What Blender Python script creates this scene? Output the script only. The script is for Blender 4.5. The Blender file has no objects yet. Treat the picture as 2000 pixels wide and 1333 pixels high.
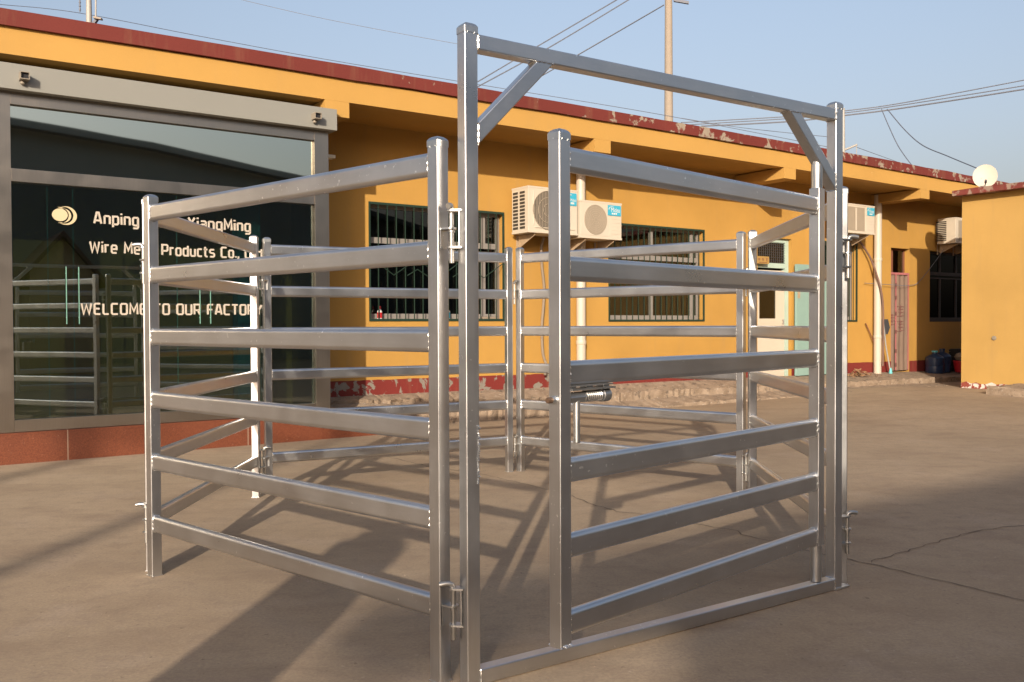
import bpy, bmesh, math, random
from mathutils import Vector, Matrix
R = math.radians
random.seed(7)
scene = bpy.context.scene
COL = scene.collection

# ------------------------------------------------------------------ camera and frames
CZ = 1.1824
RT = Vector((0.99999211, -0.0000733, -0.003971)); FW = Vector((0, 0.9998295, -0.018467)); UP = Vector((0.0039717, 0.0184669, 0.9998216))
FPX = 1765.0
TH = R(35.0); CT, ST = math.cos(TH), math.sin(TH)

def fw(s, t, z=0.0):                 # street frame (along the facade, away from it, up) to world
    return Vector((s*CT - t*ST, s*ST + t*CT, z))
def st(p):
    return (p.x*CT + p.y*ST, -p.x*ST + p.y*CT)
def ray(x, y):
    return RT*((x-1000)/FPX) + FW - UP*((y-666.5)/FPX)
def far(x, y, Y):                    # surveyed point at distance Y ahead
    d = ray(x, y); return Vector((0, 0, CZ)) + d*(Y/d.y)
def gpt(x, y, z=0.0):
    d = ray(x, y); return Vector((0, 0, CZ)) + d*((z-CZ)/d.z)
def fpt(x, y, t):                    # surveyed point on the vertical plane at depth t, facade frame
    d = ray(x, y); n = Vector((-ST, CT, 0)); k = t/(d.dot(n)); p = Vector((0, 0, CZ)) + d*k
    a, b = st(p); return Vector((a, b, p.z))

# ------------------------------------------------------------------ helpers
def sstep(x):
    x = max(0.0, min(1.0, x)); return x*x*(3-2*x)

class MB:
    def __init__(self): self.bm = bmesh.new(); self.marks = []
    def mark(self, i): self.marks.append((len(self.bm.faces), i))
    def quad(self, *pts):
        return self.bm.faces.new([self.bm.verts.new(p) for p in pts])
    def box(self, a, b, bev=0.0, M=None):
        x0, y0, z0 = a; x1, y1, z1 = b
        if x0 > x1: x0, x1 = x1, x0
        if y0 > y1: y0, y1 = y1, y0
        if z0 > z1: z0, z1 = z1, z0
        v = [self.bm.verts.new((x, y, z)) for z in (z0, z1) for y in (y0, y1) for x in (x0, x1)]
        fs = [(0, 2, 3, 1), (4, 5, 7, 6), (0, 1, 5, 4), (2, 6, 7, 3), (0, 4, 6, 2), (1, 3, 7, 5)]
        faces = [self.bm.faces.new([v[i] for i in f]) for f in fs]
        if bev:
            es = list({e for f in faces for e in f.edges})
            r = bmesh.ops.bevel(self.bm, geom=es, offset=bev, segments=2, affect='EDGES', profile=0.5)
            v = list({x for f in r['faces'] for x in f.verts} | {x for x in v if x.is_valid})
        if M is not None:
            for x in v: x.co = M @ x.co
        return self
    def sweep(self, p0, p1, u, v, prof, caps=True):
        p0, p1, u, v = Vector(p0), Vector(p1), Vector(u), Vector(v)
        A = [self.bm.verts.new(p0+u*a+v*b) for a, b in prof]; B = [self.bm.verts.new(p1+u*a+v*b) for a, b in prof]
        n = len(prof)
        for i in range(n): self.bm.faces.new((A[i], A[(i+1) % n], B[(i+1) % n], B[i]))
        if caps:
            self.bm.faces.new(A[::-1]); self.bm.faces.new(B)
        return self
    def poly(self, pts, ext):            # flat outline with thickness
        ext = Vector(ext)
        A = [self.bm.verts.new(p) for p in pts]; B = [self.bm.verts.new(Vector(p)+ext) for p in pts]
        n = len(pts)
        self.bm.faces.new(A); self.bm.faces.new(B[::-1])
        for i in range(n): self.bm.faces.new((A[i], B[i], B[(i+1) % n], A[(i+1) % n]))
        return self
    def tube(self, pts, r, seg=8, closed=False, caps=True):
        pts = [Vector(p) for p in pts]; n = len(pts)
        rs = r if isinstance(r, (list, tuple)) else [r]*n
        rings = []; ref = None
        for i in range(n):
            if closed: d = pts[(i+1) % n]-pts[i-1]
            else: d = pts[min(i+1, n-1)]-pts[max(i-1, 0)]
            if d.length < 1e-9: d = Vector((0, 0, 1))
            d.normalize()
            if ref is None:
                ref = Vector((0, 0, 1)) if abs(d.z) < .9 else Vector((1, 0, 0))
            u = d.cross(ref)
            if u.length < 1e-6: u = d.orthogonal()
            u.normalize(); w = u.cross(d).normalized(); ref = w
            rings.append([self.bm.verts.new(pts[i]+(u*math.cos(2*math.pi*k/seg)+w*math.sin(2*math.pi*k/seg))*rs[i]) for k in range(seg)])
        m = n if closed else n-1
        for i in range(m):
            a, b = rings[i], rings[(i+1) % n]
            for k in range(seg): self.bm.faces.new((a[k], a[(k+1) % seg], b[(k+1) % seg], b[k]))
        if caps and not closed:
            self.bm.faces.new(rings[0][::-1]); self.bm.faces.new(rings[-1])
        return self
    def lathe(self, c, prof, seg=24, axis='z'):
        c = Vector(c); rings = []
        for r, h in prof:
            ring = []
            for k in range(seg):
                a = 2*math.pi*k/seg; x, y = r*math.cos(a), r*math.sin(a)
                o = (x, y, h) if axis == 'z' else ((x, h, y) if axis == 'y' else (h, x, y))
                ring.append(self.bm.verts.new(c+Vector(o)))
            rings.append(ring)
        for a, b in zip(rings, rings[1:]):
            for k in range(seg): self.bm.faces.new((a[k], a[(k+1) % seg], b[(k+1) % seg], b[k]))
        self.bm.faces.new(rings[0][::-1]); self.bm.faces.new(rings[-1])
        return self
    def build(self, name, mat, parent=None, off=None, smooth=35, label=None, recalc=True, wn=True):
        if recalc: bmesh.ops.recalc_face_normals(self.bm, faces=self.bm.faces[:])
        if off is not None:
            o = Vector(off)
            for v in self.bm.verts: v.co -= o
        if self.marks:
            self.bm.faces.index_update(); self.bm.faces.ensure_lookup_table()
            for f in self.bm.faces:
                for k, i in self.marks:
                    if f.index >= k: f.material_index = i
        me = bpy.data.meshes.new(name); self.bm.to_mesh(me); self.bm.free()
        for p in me.polygons: p.use_smooth = True
        me.set_sharp_from_angle(angle=R(smooth))
        for x in (mat if isinstance(mat, (list, tuple)) else (mat,)): me.materials.append(x)
        ob = bpy.data.objects.new(name, me); COL.objects.link(ob)
        if wn:
            md = ob.modifiers.new('weighted', 'WEIGHTED_NORMAL'); md.keep_sharp = True; md.weight = 100
        if parent is not None: ob.parent = parent
        if label: ob['label'] = label
        return ob

def empty(name, loc, rz, label, cat, group=None):
    o = bpy.data.objects.new(name, None); COL.objects.link(o)
    o.location = loc; o.rotation_euler = (0, 0, rz); o.empty_display_size = .2
    o['label'] = label; o['category'] = cat
    if group: o['group'] = group
    return o
def fempty(name, s, t, z, label, cat, group=None):
    o = empty(name, fw(s, t, z), TH, label, cat, group); o['_o'] = (s, t, z); return o
def org(o): return tuple(o['_o'])
def tag(o, label, cat, group=None):
    o['label'] = label; o['category'] = cat
    if group: o['group'] = group
def place(o, s, t, z): o.location = fw(s, t, z); o.rotation_euler = (0, 0, TH)

# ------------------------------------------------------------------ materials
def nt(name):
    m = bpy.data.materials.new(name); m.use_nodes = True
    t = m.node_tree; b = t.nodes['Principled BSDF']; return m, t, b
def N(t, kind, **kw):
    n = t.nodes.new(kind)
    for k, v in kw.items():
        if k in n.inputs: n.inputs[k].default_value = v
        else: setattr(n, k, v)
    return n
def noise(t, vec, scale, detail=4, rough=.55, dist=0.0):
    n = N(t, 'ShaderNodeTexNoise', Scale=scale, Detail=detail, Roughness=rough, Distortion=dist); t.links.new(vec, n.inputs['Vector']); return n.outputs['Fac']
def ramp(t, fac, p0, p1, c0=(0, 0, 0, 1), c1=(1, 1, 1, 1)):
    n = N(t, 'ShaderNodeValToRGB'); e = n.color_ramp.elements
    e[0].position = p0; e[1].position = p1; e[0].color = c0; e[1].color = c1
    t.links.new(fac, n.inputs['Fac']); return n.outputs['Color']
def mix(t, fac, a, b, mode='MIX'):
    n = N(t, 'ShaderNodeMix', data_type='RGBA', blend_type=mode)
    for i, x in ((0, fac), (6, a), (7, b)):
        if isinstance(x, (int, float)): n.inputs[i].default_value = x
        elif isinstance(x, tuple): n.inputs[i].default_value = x if len(x) == 4 else (*x, 1)
        else: t.links.new(x, n.inputs[i])
    return n.outputs[2]
def math_(t, op, a, b=0.0):
    n = N(t, 'ShaderNodeMath', operation=op)
    for i, x in ((0, a), (1, b)):
        if isinstance(x, (int, float)): n.inputs[i].default_value = x
        else: t.links.new(x, n.inputs[i])
    return n.outputs[0]
def coords(t, scale=(1, 1, 1), rnd=True):
    tc = N(t, 'ShaderNodeTexCoord'); mp = N(t, 'ShaderNodeMapping'); mp.inputs['Scale'].default_value = scale
    if rnd:
        oi = N(t, 'ShaderNodeObjectInfo'); k = math_(t, 'MULTIPLY', oi.outputs['Random'], 37.0)
        va = N(t, 'ShaderNodeVectorMath', operation='ADD'); t.links.new(tc.outputs['Object'], va.inputs[0]); t.links.new(k, va.inputs[1])
        t.links.new(va.outputs[0], mp.inputs['Vector'])
    else: t.links.new(tc.outputs['Object'], mp.inputs['Vector'])
    return mp.outputs[0], tc
def bump(t, b, h, strength=.2, dist=.01):
    n = N(t, 'ShaderNodeBump', Strength=strength, Distance=dist); t.links.new(h, n.inputs['Height']); t.links.new(n.outputs[0], b.inputs['Normal'])

def plain(name, col, rough=.6, metal=0.0, var=.12, vscale=6, bstr=0.0, spec=None):
    m, t, b = nt(name); v, tc = coords(t)
    f = noise(t, v, vscale); c = mix(t, f, tuple(x*(1-var) for x in col), tuple(min(1, x*(1+var)) for x in col))
    t.links.new(c, b.inputs['Base Color']); b.inputs['Roughness'].default_value = rough; b.inputs['Metallic'].default_value = metal
    if spec is not None: b.inputs['Specular IOR Level'].default_value = spec
    if bstr: bump(t, b, noise(t, v, vscale*6), bstr)
    return m

def steel(name, base=(.60, .60, .605), rlo=.27, rhi=.38, streak=(14, 14, 1.2), var=1.0, sp0=.70, metal=.985):
    m, t, b = nt(name)
    v, tc = coords(t); vs, _ = coords(t, streak)
    cloud = noise(t, v, 5, 5, .6); st_ = noise(t, vs, 5, 3, .5); fine = noise(t, v, 160, 2, .5)
    c = mix(t, ramp(t, cloud, .3, .7), tuple(x*(1-.07*var) for x in base), tuple(min(1, x*(1+.05*var)) for x in base))
    c = mix(t, math_(t, 'MULTIPLY', ramp(t, st_, .45, .75), .35), c, tuple(x*.84 for x in base))
    # zinc drips and scuffs, clustered
    spots = ramp(t, noise(t, v, 60, 2, .5), sp0-.02, sp0+.05)
    clus = ramp(t, noise(t, v, 2.6, 2, .5), .48, .60)
    sp = math_(t, 'MULTIPLY', spots, clus)
    c = mix(t, math_(t, 'MULTIPLY', sp, .95), c, (.95, .95, .94))
    t.links.new(c, b.inputs['Base Color']); b.inputs['Metallic'].default_value = metal
    r = N(t, 'ShaderNodeMapRange'); t.links.new(cloud, r.inputs['Value']); r.inputs['From Min'].default_value = .3; r.inputs['From Max'].default_value = .7
    r.inputs['To Min'].default_value = rlo; r.inputs['To Max'].default_value = rhi
    t.links.new(r.outputs[0], b.inputs['Roughness'])
    return m

def paint(name, col, peel=None, peel_lo=.62, peel_hi=.66, pscale=5, grad=None, stain=.12, rough=.75, dirt=(.25, .17, .09)):
    """painted render; grad=(axis, a, b): wear grows from a to b along an axis of the thing"""
    m, t, b = nt(name); v, tc = coords(t, rnd=False); vs, _ = coords(t, (3, 3, .35), rnd=False)
    big = noise(t, v, .8, 5, .6); streak = noise(t, vs, 2.2, 4, .6)
    c = mix(t, ramp(t, big, .3, .7), tuple(x*(1-stain*.5) for x in col), tuple(min(1, x*(1+stain*.5)) for x in col))
    c = mix(t, math_(t, 'MULTIPLY', ramp(t, streak, .55, .85), stain*1.6), c, dirt)
    c = mix(t, math_(t, 'MULTIPLY', ramp(t, noise(t, v, 38, 3, .6), .66, .72), .35), c, tuple(min(1, x*1.25) for x in col))
    hgt = noise(t, v, 30, 4, .6)
    if peel:
        pn = noise(t, v, pscale, 6, .62, .4)
        if grad:
            sx = N(t, 'ShaderNodeSeparateXYZ'); t.links.new(tc.outputs['Object'], sx.inputs[0])
            g = N(t, 'ShaderNodeMapRange'); t.links.new(sx.outputs[grad[0]], g.inputs['Value'])
            g.inputs['From Min'].default_value = grad[1]; g.inputs['From Max'].default_value = grad[2]
            g.inputs['To Min'].default_value = 0; g.inputs['To Max'].default_value = 1
            pn = math_(t, 'ADD', pn, math_(t, 'MULTIPLY', math_(t, 'SUBTRACT', g.outputs[0], 1.0), grad[3] if len(grad) > 3 else .2))
        pm = ramp(t, pn, peel_lo, peel_hi)
        pc = mix(t, noise(t, v, 14, 4), tuple(x*.75 for x in peel), tuple(min(1, x*1.15) for x in peel))
        c = mix(t, pm, c, pc); hgt = math_(t, 'SUBTRACT', hgt, math_(t, 'MULTIPLY', pm, 2.0))
    t.links.new(c, b.inputs['Base Color']); b.inputs['Roughness'].default_value = rough; b.inputs['Specular IOR Level'].default_value = .25
    bump(t, b, hgt, .22, .006)
    return m

def glass(name, tint, refl, tr_tint=None, rough=0.0):
    m = bpy.data.materials.new(name); m.use_nodes = True; t = m.node_tree
    for n in list(t.nodes): t.nodes.remove(n)
    out = N(t, 'ShaderNodeOutputMaterial'); tr = N(t, 'ShaderNodeBsdfTransparent'); tr.inputs[0].default_value = (*tint, 1)
    gl = N(t, 'ShaderNodeBsdfGlossy'); gl.inputs['Roughness'].default_value = rough; gl.inputs['Color'].default_value = (*(tr_tint or (.9, .95, .92)), 1)
    lw = N(t, 'ShaderNodeLayerWeight', Blend=.25); mr = N(t, 'ShaderNodeMapRange')
    t.links.new(lw.outputs['Fresnel'], mr.inputs['Value']); mr.inputs['To Min'].default_value = refl; mr.inputs['To Max'].default_value = 1.0
    mr.inputs['From Min'].default_value = .02
    tc = N(t, 'ShaderNodeTexCoord'); nz = N(t, 'ShaderNodeTexNoise', Scale=.9, Detail=1); t.links.new(tc.outputs['Object'], nz.inputs['Vector'])
    bp = N(t, 'ShaderNodeBump', Strength=.05, Distance=.02); t.links.new(nz.outputs['Fac'], bp.inputs['Height']); t.links.new(bp.outputs[0], gl.inputs['Normal'])
    mx = N(t, 'ShaderNodeMixShader'); t.links.new(mr.outputs[0], mx.inputs[0]); t.links.new(tr.outputs[0], mx.inputs[1]); t.links.new(gl.outputs[0], mx.inputs[2])
    t.links.new(mx.outputs[0], out.inputs[0]); return m

def ground_mat():
    m, t, b = nt('yard_concrete'); tc = N(t, 'ShaderNodeTexCoord'); P = tc.outputs['Object']
    mp = N(t, 'ShaderNodeMapping'); mp.inputs['Rotation'].default_value = (0, 0, R(-12)); mp.inputs['Scale'].default_value = (.85, 1.7, 1); t.links.new(P, mp.inputs['Vector'])
    V = mp.outputs[0]
    big = noise(t, P, .45, 5, .6); mid = noise(t, V, 1.6, 6, .62, .3); fine = noise(t, P, 70, 4, .75); st_ = noise(t, V, 5.0, 5, .65, .5)
    c = mix(t, ramp(t, big, .30, .70), (.272, .206, .138), (.388, .300, .207))
    c = mix(t, math_(t, 'MULTIPLY', ramp(t, mid, .47, .68), .42), c, (.185, .128, .090))
    c = mix(t, math_(t, 'MULTIPLY', ramp(t, st_, .57, .75), .20), c, (.155, .112, .082))
    c = mix(t, math_(t, 'MULTIPLY', ramp(t, noise(t, P, 2.3, 5, .65), .54, .70), .45), c, (.375, .295, .225))
    c = mix(t, math_(t, 'MULTIPLY', ramp(t, noise(t, P, 9, 6, .75), .48, .70), .50), c, (.20, .148, .112))
    c = mix(t, math_(t, 'MULTIPLY', ramp(t, noise(t, P, 26, 3, .6), .67, .72), .55), c, (.11, .082, .062))
    c = mix(t, math_(t, 'MULTIPLY', ramp(t, noise(t, P, 31, 2, .6), .70, .74), .5), c, (.44, .37, .30))
    c = mix(t, math_(t, 'MULTIPLY', ramp(t, fine, .35, .65), .45), c, (.175, .13, .10))
    t.links.new(c, b.inputs['Base Color']); b.inputs['Roughness'].default_value = .82; b.inputs['Specular IOR Level'].default_value = .2
    h = math_(t, 'ADD', math_(t, 'MULTIPLY', fine, .5), math_(t, 'MULTIPLY', mid, 1.5)); bump(t, b, h, .22, .008)
    return m
def granite_mat():
    m, t, b = nt('red_granite'); v, tc = coords(t, rnd=False)
    f = noise(t, v, 90, 3, .7); g = noise(t, v, 2.5, 4, .6)
    c = mix(t, ramp(t, f, .35, .7), (.098, .025, .012), (.175, .056, .026)); c = mix(t, math_(t, 'MULTIPLY', ramp(t, g, .45, .75), .5), c, (.105, .032, .018))
    sx = N(t, 'ShaderNodeSeparateXYZ'); t.links.new(tc.outputs['Object'], sx.inputs[0])
    jn = math_(t, 'LESS_THAN', math_(t, 'ABSOLUTE', math_(t, 'SUBTRACT', math_(t, 'FRACT', math_(t, 'ADD', math_(t, 'MULTIPLY', sx.outputs[0], .62), .15)), .5)), .0025)
    c = mix(t, math_(t, 'MULTIPLY', jn, .7), c, (.32, .25, .19))
    c = mix(t, math_(t, 'MULTIPLY', ramp(t, noise(t, v, 60, 2), .72, .75), .6), c, (.34, .22, .16))
    t.links.new(c, b.inputs['Base Color']); b.inputs['Roughness'].default_value = .42; return m
def curb_mat():
    m, t, b = nt('worn_kerb'); v, tc = coords(t, rnd=False)
    f = noise(t, v, 7, 6, .65, .5); g = noise(t, v, 28, 4, .6)
    c = mix(t, ramp(t, f, .3, .7), (.17, .122, .083), (.30, .228, .165)); c = mix(t, math_(t, 'MULTIPLY', ramp(t, g, .60, .68), .7), c, (.37, .32, .27))
    c = mix(t, math_(t, 'MULTIPLY', ramp(t, noise(t, v, 9, 6, .75), .56, .64), .8), c, (.07, .054, .042))  # dark blotches put the shade of cavities into the stone colour
    t.links.new(c, b.inputs['Base Color']); b.inputs['Roughness'].default_value = .9; bump(t, b, f, .6, .02); return m

M_STEEL = steel('galvanised_steel'); M_STEEL_H = steel('galvanised_rail', streak=(1.2, 14, 14))
M_ZINC = steel('zinc_hardware', (.58, .585, .58), .28, .42); M_LAT = steel('dark_latch', (.36, .36, .36), .3, .42, metal=.9); M_PIN = steel('dull_pin', (.42, .41, .39), .36, .5); M_WELD = steel('weld_bead', (.72, .72, .71), .2, .32)
M_YELLOW = paint('yellow_render', (.374, .209, .050), stain=.22)
M_BEAM = paint('yellow_beam', (.405, .232, .062), peel=(.66, .50, .30), peel_lo=.655, peel_hi=.68, grad=(0, 2, 12, .12), stain=.10)
M_RED = paint('red_fascia', (.125, .024, .019), peel=(.27, .22, .17), peel_lo=.53, peel_hi=.575, pscale=5.5, grad=(0, -3, 6, .20), stain=.2)
M_SKIRT = paint('red_skirting', (.150, .022, .018), peel=(.205, .18, .15), peel_lo=.545, peel_hi=.56, pscale=6, grad=(0, 10, 3.5, .12), stain=.2)
M_SIDE = paint('side_yellow', (.405, .250, .077), stain=.18)
M_SIDESK = paint('side_skirting', (.22, .05, .036), peel=(.56, .52, .47), peel_lo=.50, peel_hi=.53, pscale=7, stain=.2)
M_SIDERED = paint('side_fascia', (.15, .034, .028), peel=(.26, .18, .14), peel_lo=.49, peel_hi=.55, pscale=7, stain=.2)
M_GROUND = ground_mat(); M_GRAN = granite_mat(); M_CURB = curb_mat()
M_CRACK = plain('crack_dark', (.10, .074, .054), .95)
M_STAIN = steel('brushed_stainless', (.40, .35, .295), .28, .36, streak=(40, 40, 1.0), var=.25, sp0=.9)
M_GLASS = glass('tinted_glass', (.48, .58, .57), .20, (.82, .86, .85))
M_TRANS = glass('transom_glass', (.12, .20, .19), .64, (.82, .86, .75), .02)
M_WGLASS = glass('window_glass', (.50, .52, .50), .07, (.8, .78, .74)); M_DGLASS = glass('dark_glass', (.14, .12, .12), .01, (.5, .5, .5))
M_GEDGE = plain('glass_edge', (.12, .26, .21), .3)
M_LETTER = plain('cream_letter', (.44, .385, .32), .45); M_LOGO = plain('yellow_logo', (.50, .42, .26), .45)
M_GREEN = plain('green_bars', (.010, .028, .017), .5); M_WHITEF = plain('white_frame', (.20, .185, .17), .5)
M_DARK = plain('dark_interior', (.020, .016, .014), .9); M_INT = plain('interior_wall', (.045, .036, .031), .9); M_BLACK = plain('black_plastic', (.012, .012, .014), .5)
M_AC = plain('ac_cream', (.48, .425, .345), .45, var=.06); M_ACG = plain('ac_grille', (.085, .072, .058), .6); M_ACB = plain('ac_beige', (.27, .225, .17), .55)
M_ACB2 = plain('ac_guard', (.34, .285, .215), .5)
M_SLOT = plain('ac_slot', (.035, .028, .02), .8); M_BADGE = plain('badge_blue', (.035, .32, .46), .4); M_WHITE = plain('white_paint', (.58, .57, .54), .45, var=.04)
M_PIPE = plain('cream_pipe', (.45, .39, .32), .4, var=.05); M_HOSE = plain('grey_hose', (.21, .165, .12), .7); M_HOSED = plain('dark_hose', (.14, .08, .06), .7)
M_BOLT = plain('bronze_bolt', (.16, .10, .065), .4, .6)
M_RUST = plain('rusty_bracket', (.33, .245, .16), .75, var=.35, vscale=20)
M_TEAL = plain('teal_door', (.20, .31, .28), .45, var=.18, vscale=2.2); M_TEALF = plain('teal_frame', (.34, .44, .38), .5)
M_CREAMD = plain('cream_door', (.48, .42, .34), .45, var=.05); M_PINK = plain('pink_binding', (.34, .115, .115), .8)
M_MESHC = plain('mesh_curtain', (.175, .12, .09), .85, var=.25, vscale=5); M_REDC = plain('red_print', (.155, .065, .055), .8); M_REDB = plain('red_plastic', (.42, .015, .02), .4)
M_SIGN = plain('amber_plaque', (.30, .185, .06), .35); M_BLACKF = plain('dark_frame', (.022, .014, .012), .6)
M_BROWN = plain('brown_frame', (.16, .06, .035), .6)
M_BLUE = plain('blue_plastic', (.012, .030, .075), .3); M_POLE = plain('concrete_pole', (.26, .215, .17), .85, var=.10); M_WIRE = plain('cable_black', (.13, .14, .17), .7)
M_ROOFP = plain('roof_pole', (.30, .285, .26), .5); M_HOUS = plain('lamp_housing', (.22, .19, .15), .6)
M_DISH = plain('dish_cream', (.42, .375, .31), .55, var=.04); M_TEALP = plain('teal_plastic', (.10, .42, .45), .4)
M_GREY = plain('grey_plastic', (.05, .05, .055), .5); M_LEAF = plain('dry_leaf', (.22, .12, .06), .9, var=.5, vscale=30)
M_OPP = plain('opposite_wall', (.15, .155, .145), .9, var=.2, vscale=.5); M_OPPY = plain('opposite_yellow', (.34, .25, .15), .9); M_OPPR = plain('opposite_roof', (.09, .045, .04), .9)
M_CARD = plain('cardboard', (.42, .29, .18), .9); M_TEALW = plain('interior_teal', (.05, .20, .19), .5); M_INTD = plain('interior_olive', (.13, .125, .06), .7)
M_LAMP = plain('lamp_diffuser', (.80, .74, .60), .5)
M_CANOPY = plain('canopy_panel', (.205, .203, .183), .5, var=.05, vscale=2)
M_REFL = plain('reflection_grey', (.17, .155, .14), .8, var=.2, vscale=1.5)
M_ROOFG = plain('roof_grey', (.24, .22, .20), .9)

# ------------------------------------------------------------------ ground
def ground_z(p):
    s, t = st(p); return .10*sstep((s-9)/4.5)*sstep((t-4)/3.5)
def axis_vals(lo, hi, nlo, nhi, d):
    a = [lo, lo/2, lo/4]; x = nlo
    while x < nhi+1e-6: a.append(x); x += d
    return sorted(set(a+[hi/4, hi/2, hi])) if hi/4 > nhi else sorted(set(a+[hi/2, hi]))
bm = bmesh.new(); xs = axis_vals(-300, 400, -12, 32, .5); ys = axis_vals(-300, 400, -12, 32, .5)
grid = [[bm.verts.new((x, y, ground_z(Vector((x, y, 0))))) for x in xs] for y in ys]
for j in range(len(ys)-1):
    for i in range(len(xs)-1): bm.faces.new((grid[j][i], grid[j][i+1], grid[j+1][i+1], grid[j+1][i]))
g = MB(); g.bm.free(); g.bm = bm
g = g.build('ground', M_GROUND); g['kind'] = 'structure'

def crack(pts, w, name='ground_crack'):
    P = [gpt(x, y) for x, y in pts]; Q = []
    rnd = random.Random(len(pts)*31+int(pts[0][0]))
    for a, b in zip(P, P[1:]):
        n = max(2, int((b-a).length/.05))
        for k in range(n):
            q = a.lerp(b, k/n); d = (b-a).normalized(); Q.append(q+Vector((-d.y, d.x, 0))*rnd.uniform(-.012, .012))
    Q.append(P[-1]); m = MB(); prev = None
    for i, q in enumerate(Q):
        d = (Q[min(i+1, len(Q)-1)]-Q[max(i-1, 0)]).normalized(); n = Vector((-d.y, d.x, 0)); ww = w*rnd.uniform(.45, 1.2)*(.35 if i in (0, len(Q)-1) else 1)
        z = ground_z(q)+.004
        a = m.bm.verts.new((q.x+n.x*ww, q.y+n.y*ww, z)); b = m.bm.verts.new((q.x-n.x*ww, q.y-n.y*ww, z))
        if prev: m.bm.faces.new((prev[0], a, b, prev[1]))
        prev = (a, b)
    o = m.build(name, M_CRACK); o['kind'] = 'structure'
crack([(1112, 968), (1150, 984), (1205, 1000), (1300, 1012), (1395, 1032), (1440, 1038), (1450, 1045), (1500, 1057), (1600, 1082), (1700, 1103), (1800, 1128), (1900, 1150), (2060, 1188)], .0045)
crack([(1700, 1101), (1712, 1094), (1760, 1081), (1830, 1060), (1900, 1040), (1960, 1031), (2060, 1022)], .0035)
crack([(755, 893), (800, 903), (850, 914), (930, 925), (1010, 943), (1060, 955), (1112, 968)], .0035)

# loose grit on the concrete
m = MB(); rnd = random.Random(77)
for k in range(900):
    Yd = 2.6+7*rnd.random()**1.5; p = Vector((rnd.uniform(-.62, .62)*Yd, Yd, 0)); q = rnd.choice((.0015, .002, .0026, .0036, .005 if rnd.random() < .3 else .0025))
    if st(p)[1] > 8.6: continue
    z = ground_z(p); a = rnd.uniform(0, 6.28); u = Vector((math.cos(a), math.sin(a), 0))*q*rnd.uniform(1, 1.8); w = Vector((-math.sin(a), math.cos(a), 0))*q
    T = m.bm.verts.new((p.x+q*.3, p.y, z+q*.55)); B = [m.bm.verts.new(Vector((p.x, p.y, z-.001))+v) for v in (u, w, -u, -w)]
    for i in range(4): m.bm.faces.new((B[i], B[(i+1) % 4], T))
o = m.build('grit', M_CURB); o['kind'] = 'stuff'

# apron along the wall: cross sections (s, [(t, z) x 5])
secs = []
TS = {700: (9.75, 9.52, 9.48, 9.24, 9.20), 1200: (9.75, 9.50, 9.45, 9.22, 9.18), 1300: (9.75, 9.45, 9.40, 9.10, 9.06), 1480: (9.75, 9.25, 9.20, 8.75, 8.70), 1690: (9.75, 9.05, 9.0, 8.45, 8.40), 1790: (9.75, 8.9, 8.85, 8.35, 8.30), 1870: (9.75, 8.6, 8.55, 8.30, 8.25)}
rows = {700: (773, 783, 790, 812, 826), 885: (764, 780, 787, 803, 817), 1000: (760, 779, 786, 804, 817), 1200: (750, 769, 786, 805, 813), 1300: (745, 763, 777, 790, 797), 1480: (737, 757, 768, 781, 789), 1690: (728, 746, 757, 766, 777), 1790: (726, 742, 754, 759, 771), 1870: (724, 741, 752, 757, 764)}
def tint_(x):
    ks = sorted(TS)
    if x <= ks[0]: return TS[ks[0]]
    for a, b in zip(ks, ks[1:]):
        if a <= x <= b:
            f = (x-a)/(b-a); return tuple(p+(q-p)*f for p, q in zip(TS[a], TS[b]))
    return TS[ks[-1]]
rk = sorted(rows); m = MB(); prev = None; rnd = random.Random(5)
def row_at(x):
    for a, b in zip(rk, rk[1:]):
        if a <= x <= b:
            f = (x-a)/(b-a); return [p+(q-p)*f for p, q in zip(rows[a], rows[b])]
APZ = []
xx = 700
while xx <= 1870:
    ts = tint_(xx); ys_ = row_at(xx); s0 = fpt(xx, ys_[0], ts[0]).x; ring = []
    for k in range(5):
        d = fpt(xx, ys_[k], ts[k])
        s = s0; j = .019 if k in (1, 2, 3, 4) else 0
        z = d.z+rnd.uniform(-j, j)*.7; tt = ts[k]+rnd.uniform(-j, j)*1.0+(.05 if k in (2, 4) else 0)
        if k == 4: z = min(z, .0)-.03
        ring.append(m.bm.verts.new((s if k == 0 else d.x*.0+s, tt, z)))
    if prev is None:
        s0b = 3.95; r0 = [m.bm.verts.new((s0b, v.co.y, v.co.z)) for v in ring]
        for k in range(4): m.bm.faces.new((r0[k], r0[k+1], ring[k+1], ring[k]))
    else:
        for k in range(4): m.bm.faces.new((prev[k], prev[k+1], ring[k+1], ring[k]))
    prev = ring; xx += 5
r1 = [m.bm.verts.new((21, v.co.y, v.co.z)) for v in prev]
for k in range(4): m.bm.faces.new((prev[k], prev[k+1], r1[k+1], r1[k]))
ap = m.build('pavement', M_CURB, smooth=28); place(ap, 0, 0, 0); ap['kind'] = 'structure'

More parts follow.
